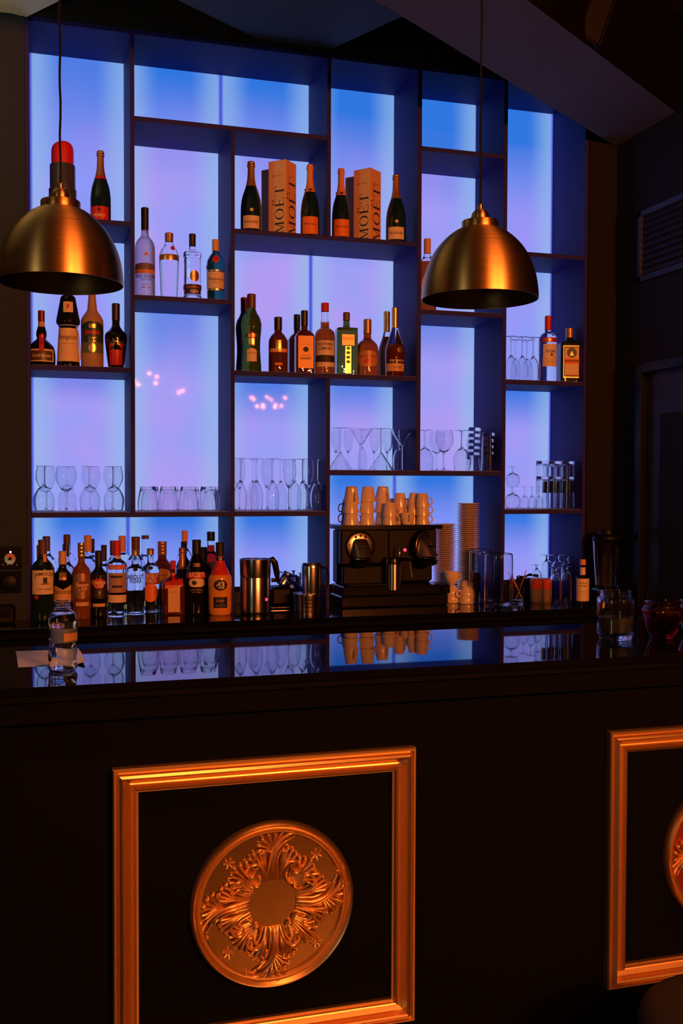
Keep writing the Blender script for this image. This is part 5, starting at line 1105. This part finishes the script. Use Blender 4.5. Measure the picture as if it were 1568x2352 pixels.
# ------------------------------------------------------------------ pitchers and bar things at the right of the back counter
def pitcher(u, vb, w_, vt, lab, tilt=0):
    p = cpt(u, vb); k = mpp(u, p.y); R = w_ * k / 2; h = at(u, vt, p.y).z - ZBC; t = thing('glass_pitcher', (p.x, p.y, ZBC + .0006), lab, 'pitcher', 'glass pitchers')
    MB().lathe(cr([(0, 0, 1), (R * .92, 0), (R, .008), (R, h * .5), (R, h * .93), (R * .94, h), (R * .88, h, 1), (R * .93, h * .92), (R * .945, h * .5), (R * .93, .018), (R * .8, .012), (0, .011)], 3), 40).build('glass_body', m_pglass, t); fixnormals(t.children[0])
    return t
pitcher(1144, 1395, 66, 1272, 'front clear glass pitcher with straight sides beside the cup of stirrers')
pitcher(1106, 1385, 60, 1262, 'rear clear glass pitcher partly hidden behind the front pitcher')
p = cpt(1084, 1378); t = thing('dark_canister', (p.x, p.y, ZBC + .0005), 'dark canister with a red round badge behind the glass pitchers', 'canister')
MB().lathe([(0, 0), (.04, 0), (.04, .13), (.036, .138), (0, .14)], 32).build('body', m_blackp, t)
MB().lathe([(.010, .0), (.013, .003), (.017, .003), (.019, 0)], 24, M=Matrix.Translation((.012, -.0375, .11)) @ Matrix.Rotation(math.radians(90), 4, 'X')).build('badge', mat('red_plastic', (.7, .03, .02), .25), t)
p = cpt(1190, 1384); gs = thing('stirrer_glass', (p.x, p.y, ZBC + .0006), 'short glass holding black stirrers and orange sticks', 'glass')
me = gmesh('rocks', .082); o = bpy.data.objects.new('glass_body', me); COL.objects.link(o); o.parent = gs
for i in range(30):
    a = random.uniform(0, 2 * PI); b = random.uniform(.03, .27); r0 = random.uniform(0, .014)
    d = Vector((math.cos(a) * math.sin(b), math.sin(a) * math.sin(b), math.cos(b)))
    o = MB().tube([(0, 0, 0), tuple(d * (.108 + .012 * math.sin(i * 2.3)))], .0027, 6).build('stirrer', m_blackm); o.location = (p.x - d.x * .03 , p.y - d.y * .03, ZBC + .017)
    tag(o, 'short black drinking stirrer bunched in the short glass', 'stirrer', 'black stirrers in the short glass')
for i, (a, b, l) in enumerate(((-.05, .36, .15), (PI, .42, .15), (PI - .1, .50, .12))):
    d = Vector((math.cos(a) * math.sin(b), math.sin(a) * math.sin(b), math.cos(b)))
    o = MB().box((-.003, -.001, 0), (.003, .001, l)).build('wooden_stick', m_orangecap, smooth=False); o.rotation_euler = d.to_track_quat('Z', 'Y').to_euler(); o.location = (p.x - d.x * .04, p.y - d.y * .03 - .004, ZBC + .02)
    tag(o, ['flat wooden stick leaning towards the orange lidded jar', 'longer wooden stick leaning towards the glass pitchers', 'shorter wooden stick leaning low towards the glass pitchers'][i], 'stick', 'wooden sticks in the short glass')
p = cpt(1240, 1383); k = mpp(1240, p.y); t = thing('lidded_jar', (p.x, p.y, ZBC + .0005), 'round beige jar with an orange lid beside the upturned sling glasses', 'jar'); R = 23 * k; h = 55 * k
MB().lathe([(0, 0), (R * .9, 0), (R * .96, .004), (R, h * .3), (R * .97, h * .58), (0, h * .58)], 36).build('jar_body', mat('beige_pottery', (.35, .25, .17), .5), t)
MB().lathe(cr([(R * 1.0, h * .58, 1), (R * 1.02, h * .6), (R * 1.02, h * .85), (R * .95, h * .97), (R * .8, h), (0, h)], 3), 36).build('lid', mat('orange_lid', (.8, .09, .02), .4), t)
p2 = cpt(1240, 1378); t = thing('bar_strainer', (p2.x, .215, ZBC + .0005), 'dark low bar tool caddy behind the orange lidded jar', 'caddy')
MB().bbox((-.05, -.03, 0), (.045, .03, .10), .008).build('caddy_body', m_blackm, t, smooth=False); MB().tube([(-.04, 0, .10), (.0, -.01, .118), (.05, -.012, .112)], [.004, .007, .009], 10).build('handle', m_blackp, t)
for i, (u, vt, vb, nm) in enumerate(((1277, 1303, 1394, 'front pair, nearer the orange lidded jar'), (1302, 1300, 1390, 'front pair, nearer the paper wrapped bottle'), (1258, 1273, 1374, 'rear row, first from the left'), (1282, 1273, 1372, 'rear row, second from the left'), (1303, 1277, 1374, 'rear row, third from the left'), (1234, 1296, 1376, 'rear row, half hidden by the orange lidded jar'))):
    p = cpt(u, vb); h = at(u, vt, p.y).z - ZBC; G_('sling', u, p.y, ZBC, h * .985, 0, 'upturned footed sling glass, ' + nm, 'upturned sling glasses on the counter')
p = cpt(1340, 1388)
B('bitters_bottle', 1340, 1285, 29, p.y, ZBC, g_blackg, 'small', (.875, m_orangecap), [('rect', 0, .33, 2.6, .50, m_label), ('rect', 0, .74, 1.1, .17, m_label, 'neck_label'), ('T', 'AROMATIC', 0, .48, .7, m_ink), ('T', 'BITTERS', 0, .42, .6, m_ink), ('rect', 0, .3, .8, .004, m_ink), ('rect', 0, .24, .8, .004, m_ink)], 'small paper wrapped bitters bottle with an orange cap')
p = cpt(1392, 1388); t = thing('blender', (p.x, p.y - .0, ZBC + .0005), 'dark blender with a clear tall jug and black lid at the counter end', 'blender'); k = mpp(1392, p.y)
hh_ = at(1392, 1216, p.y).z - ZBC; R = 34 * k
MB().bbox((-.06, -.06, 0), (.06, .06, hh_ * .22), .012).build('motor_base', m_blackp, t, smooth=False)
MB().lathe([(0, hh_ * .225), (R * .72, hh_ * .225), (R * .75, hh_ * .24), (R * .98, hh_ * .84), (R * 1.05, hh_ * .86), (R * 1.02, hh_ * .865), (R * .92, hh_ * .84), (R * .69, hh_ * .26), (0, hh_ * .25)], 32).build('jug', m_pglass, t); fixnormals(t.children[1])
MB().lathe(cr([(0, hh_ * .84, 1), (R * .9, hh_ * .84, 1), (R * .98, hh_ * .87), (R * .9, hh_ * .92), (R * .55, hh_ * .93), (R * .5, hh_ * .98), (R * .42, hh_), (0, hh_)], 3), 32).build('lid', m_blackm, t)
MB().tube([(.0, -R * 1.0, hh_ * .8), (.0, -R * 1.35, hh_ * .76), (.0, -R * 1.3, hh_ * .45), (0, -R * .8, hh_ * .38)], .008, 10).build('handle', m_blackp, t)

# ------------------------------------------------------------------ things on the bar top
def bpt(u, v): return atz(u, v, ZC)
p = bpt(144, 1541); k = mpp(144, p.y); H_ = at(144, 1380, p.y).z - ZC; R = 32.5 * k
t = thing('water_bottle', (p.x, p.y, ZC + .0006), 'open clear plastic water bottle standing on folded paper on the bar top', 'water bottle', rz=.15)
prb = cr([(0, .006, 1), (R * .5, .004), (R * .8, 0), (R * .95, .004), (R * 1.0, H_ * .08), (R * .97, H_ * .16), (R * 1.0, H_ * .24), (R * .96, H_ * .32), (R * .97, H_ * .40, 1), (R * .97, H_ * .64, 1), (R * 1.0, H_ * .67), (R * .99, H_ * .74), (R * .86, H_ * .82), (R * .60, H_ * .87), (R * .53, H_ * .885, 1), (R * .60, H_ * .89), (R * .60, H_ * .91, 1), (R * .52, H_ * .915), (R * .52, H_ * .93), (R * .565, H_ * .94), (R * .52, H_ * .955), (R * .565, H_ * .97), (R * .51, H_ * .985), (R * .51, H_)], 3)
def twist(a, z):
    kk = 1 if z < H_ * .38 else 0; return 1 + kk * .035 * math.sin(3 * a + z * 160)
inn = [(max(0, r - .0008), z + (.001 if z < .01 else 0)) for r, z in reversed(prb)]
ob = MB().lathe(prb + inn, 48, lump=twist).build('bottle_body', m_plastic, t, angle=60); fixnormals(ob)
wat = [(r * .965, z) for r, z in prb if .004 < z < H_ * .84]; wat = [(0, wat[0][1])] + wat + [(0, wat[-1][1])]
MB().lathe(wat, 48, lump=twist).build('water', mat('water', (1, 1, 1), 0, trans=1, ior=1.33), t, angle=60)
vs, fs = flat_rect(0, 0, 2.9, H_ * .2, 24, 2)
MB().add([((R + .0006) * math.cos(a - 1.2), (R + .0006) * math.sin(a - 1.2), H_ * .52 + b) for a, b in vs], fs).build('label', [mat('pale_blue_label', (.12, .2, .28), .4, trans=.6)], t)
vs, fs = flat_rect(0, 0, 1.3, H_ * .11, 16, 2)
MB().add([((R + .0012) * math.cos(a - 1.0), (R + .0012) * math.sin(a - 1.0), H_ * .50 + b) for a, b in vs], fs).build('label_band', mat('dull_tan_print', (.30, .17, .10), .45), t)
# folded paper
cs = [bpt(42, 1533), bpt(196, 1527), bpt(180, 1492), bpt(36, 1496)]
vs = []; fs = []; n = 24; m_ = 6
for j in range(m_ + 1):
    for i in range(n + 1):
        s, q = i / n, j / m_
        P0 = cs[0].lerp(cs[1], s); P1 = cs[3].lerp(cs[2], s); pp = P0.lerp(P1, q)
        up = .0005 + .0035 * (abs(q - .55) < .12) + .0075 * max(0, s - .82) / .18 * (.4 + .6 * (1 - q)); vs.append((pp.x, pp.y, ZC + up))
for j in range(m_):
    for i in range(n): a = j * (n + 1) + i; fs.append((a, a + 1, a + n + 2, a + n + 1))
top = len(vs); vs += [(a, b, c - .0004) for a, b, c in vs]; fs += [tuple(reversed([i + top for i in f])) for f in fs[:]]
tag(MB().add(vs, fs).build('folded_paper', m_paper, angle=30), 'folded pale paper lying on the bar top under the water bottle', 'paper')
# water bottle stands just beside the raised fold: paper lies under its rear edge
p = bpt(1413, 1468); k = mpp(1413, p.y); H_ = at(1413, 1357, p.y).z - ZC; R = 42.5 * k
t = thing('candle_jar', (p.x, p.y, ZC + .0006), 'clear glass jar half filled with greenish wax on the bar top', 'jar')
pj = cr([(0, .002, 1), (R * .75, 0), (R * .85, .002), (R * .86, H_ * .04), (R * .99, H_ * .13), (R, H_ * .2), (R, H_ * .78), (R * .97, H_ * .85), (R * .83, H_ * .88), (R * .84, H_ * .905), (R * .82, H_ * .92), (R * .84, H_ * .94), (R * .83, H_ * .97), (R * .85, H_, 1), (R * .79, H_, 1), (R * .78, H_ * .9), (R * .90, H_ * .84), (R * .94, H_ * .76), (R * .94, H_ * .2), (R * .8, H_ * .12), (0, H_ * .11)], 3)
ob = MB().lathe(pj, 56).build('jar_glass', m_glass, t, angle=60); fixnormals(ob)
MB().lathe([(0, H_ * .125), (R * .78, H_ * .13), (R * .925, H_ * .2), (R * .925, H_ * .46), (0, H_ * .455)], 48).build('wax', mat('greenish_wax', (.07, .085, .03), .3, trans=.5), t)
def votive(u, vb, vt, wpx, lab, rz):
    p = bpt(u, vb); k = mpp(u, p.y); H_ = at(u, vt, p.y).z - ZC; R = wpx * k / 2; t = thing('red_glass_votive', (p.x, p.y, ZC + .0006), lab, 'candle holder', 'red glass candle holders', rz=rz)
    pr = cr([(0, 0, 1), (R * .5, 0), (R * .62, .004), (R * .72, H_ * .2), (R * .92, H_ * .5), (R * .98, H_ * .72), (R * .86, H_ * .86), (R * .9, H_ * .95), (R * .8, H_, 1), (R * .66, H_, 1), (R * .64, H_ * .85), (R * .74, H_ * .6), (R * .58, H_ * .3), (R * .4, H_ * .16), (0, H_ * .15)], 4)
    def lump(a, z): q = z / H_; return 1 + .10 * max(0, math.sin(5 * a + (1.2 if q > .5 else 0))) * math.sin(PI * min(1, q * 2 % 1.0)) if q > .12 else 1
    b = MB().lathe(pr, 60, lump=lump).build('glass_body', g_redglass, t, angle=70); fixnormals(b)
votive(1521, 1466, 1379, 88, 'lumpy red glass candle holder on the bar top beside the clear jar', 0)
votive(1600, 1458, 1376, 88, 'lumpy red glass candle holder half cut off by the photo edge', .7)

# ------------------------------------------------------------------ wall fittings, loudspeaker, stool
a, b = at(-6, 1256, -.021), at(49, 1306, -.021)
t = thing('light_controller', ((a.x + b.x) / 2, -.0205, (a.z + b.z) / 2), 'black glass lighting controller with a colour wheel and a blue light on the wall', 'switch'); w2 = (b.x - a.x) / 2; h2 = (a.z - b.z) / 2
MB().bbox((-w2, -.012, -h2), (w2, 0, h2), .003).build('panel', m_blackp, t, smooth=False)
cxw = at(23, 1283, -.021).x - t.location.x; czw = at(23, 1283, -.021).z - t.location.z
m_wheel = bpy.data.materials.new('colour_wheel'); m_wheel.use_nodes = True; nt = m_wheel.node_tree
tcn = nt.nodes.new('ShaderNodeTexCoord'); gr = nt.nodes.new('ShaderNodeTexGradient'); gr.gradient_type = 'RADIAL'; mp = nt.nodes.new('ShaderNodeMapping'); mp.inputs['Rotation'].default_value = (math.radians(90), 0, 0)
nt.links.new(tcn.outputs['Object'], mp.inputs[0]); nt.links.new(mp.outputs[0], gr.inputs[0]); rmp = nt.nodes.new('ShaderNodeValToRGB'); nt.links.new(gr.outputs[0], rmp.inputs[0])
rmp.color_ramp.elements[0].color = (.12, .16, .05, 1); rmp.color_ramp.elements[1].color = (.12, .16, .05, 1)
for ps, c in ((.25, (.45, .03, .02)), (.5, (.25, .12, .04)), (.75, (.25, .3, .2))): el = rmp.color_ramp.elements.new(ps); el.color = (*c, 1)
bs = nt.nodes['Principled BSDF']; nt.links.new(rmp.outputs[0], bs.inputs['Base Color']); nt.links.new(rmp.outputs[0], bs.inputs['Emission Color']); bs.inputs['Emission Strength'].default_value = .35
kk = mpp(23, -.03); MB().lathe([(4 * kk, 0), (4 * kk, .0015), (12 * kk, .0015), (12.5 * kk, 0)], 40, M=Matrix.Rotation(math.radians(90), 4, 'X')).build('colour_wheel', m_wheel, t, loc=(cxw, -.0125, czw))
q = at(24, 1268, -.034); MB().lathe([(0, 0), (.0042, 0), (.0038, .0015), (0, .002)], 16, M=Matrix.Rotation(math.radians(90), 4, 'X')).build('status_light', m_blueled, t, loc=(q.x - t.location.x, -.0125, q.z - t.location.z))
for i in range(4):
    q = at(7 + i * 10.5, 1297, -.034); MB().lathe([(0, 0), (.003, 0), (0, .0008)], 10, M=Matrix.Rotation(math.radians(90), 4, 'X')).build('touch_key', m_grey, t, loc=(q.x - t.location.x, -.0125, q.z - t.location.z))
a, b = at(-6, 1313, -.021), at(49, 1361, -.021); t = thing('dimmer_plate', ((a.x + b.x) / 2, -.0205, (a.z + b.z) / 2), 'black dimmer plate with a round knob below the lighting controller', 'switch'); w2 = (b.x - a.x) / 2; h2 = (a.z - b.z) / 2
MB().bbox((-w2, -.010, -h2), (w2, 0, h2), .003).build('plate', m_blackp, t, smooth=False)
MB().lathe([(0, .014), (.028, .014), (.036, .008), (.040, 0)], 36, M=Matrix.Rotation(math.radians(90), 4, 'X')).build('knob', m_blackm, t, loc=(0, -.011, 0))
# wall box below
a, b = at(-8, 1366, -.11), at(32, 1396, -.11); t = thing('card_terminal', ((a.x + b.x) / 2, -.10, ZBC + .0005), 'black box shaped device standing on the back counter below the wall switches', 'device')
MB().bbox((-.10, -.05, 0), (.04, .05, .075), .01).build('device_body', m_blackm, t, smooth=False); MB().bbox((-.085, -.052, .03), (.02, -.0505, .06), .0005).build('screen', m_blackp, t, smooth=False)
# loudspeaker hanging at the top right
c = at(1376, 104, -1.02)
m_spk = mat('speaker_cloth', (.002, .002, .002), .6, spec=.3)
t = thing('loudspeaker', (c.x, -1.0, c.z), 'dark loudspeaker hanging under the ceiling beside the diagonal beam', 'loudspeaker')
M_ = Matrix.Rotation(math.radians(20), 4, 'Y')
MB().bbox((-.10, -.02, 0), (.0, .14, .30), .008, M=M_).build('cabinet', m_spk, t, smooth=False); MB().bbox((-.002, -.024, .004), (.001, -.0205, .296), .0006, M=M_).build('edge_strip', m_chrome, t, smooth=False)
MB().tube([tuple(M_ @ Vector((-.05, .06, .30))), (.06, .06, ZCL - c.z - .001)], .012, 10).build('bracket', m_blackm, t)
# bar stool at the lower right corner
c = at(1680, 2345, -2.72)
t = thing('bar_stool', (c.x, -2.75, 0.0005), 'dark round upholstered bar stool at the lower right corner of the bar', 'bar stool'); zt = c.z + .03
MB().lathe(cr([(0, zt - .10, 1), (.17, zt - .10), (.205, zt - .08), (.215, zt - .04), (.20, zt - .005), (.14, zt + .012), (0, zt + .015)], 4), 48).build('seat', mat('plum_upholstery', (.018, .02, .035), .6, spec=.2), t)
MB().lathe([(0, zt - .10), (.03, zt - .10), (.03, .04), (0, .04)], 20).build('column', m_chrome, t)
MB().lathe([(0, .02), (0, .02), (.03, .045), (.12, .028), (.21, .012), (.215, 0), (0, 0)], 40).build('foot', m_chrome, t)
MB().tube([(.14 * math.cos(a), .14 * math.sin(a), .28) for a in [2 * PI * k / 28 for k in range(29)]], .009, 8, cap=False).tube([(0, 0, .28), (.14, 0, .28)], .007, 8).tube([(0, 0, .28), (-.14, 0, .28)], .007, 8).build('footrest', m_chrome, t)
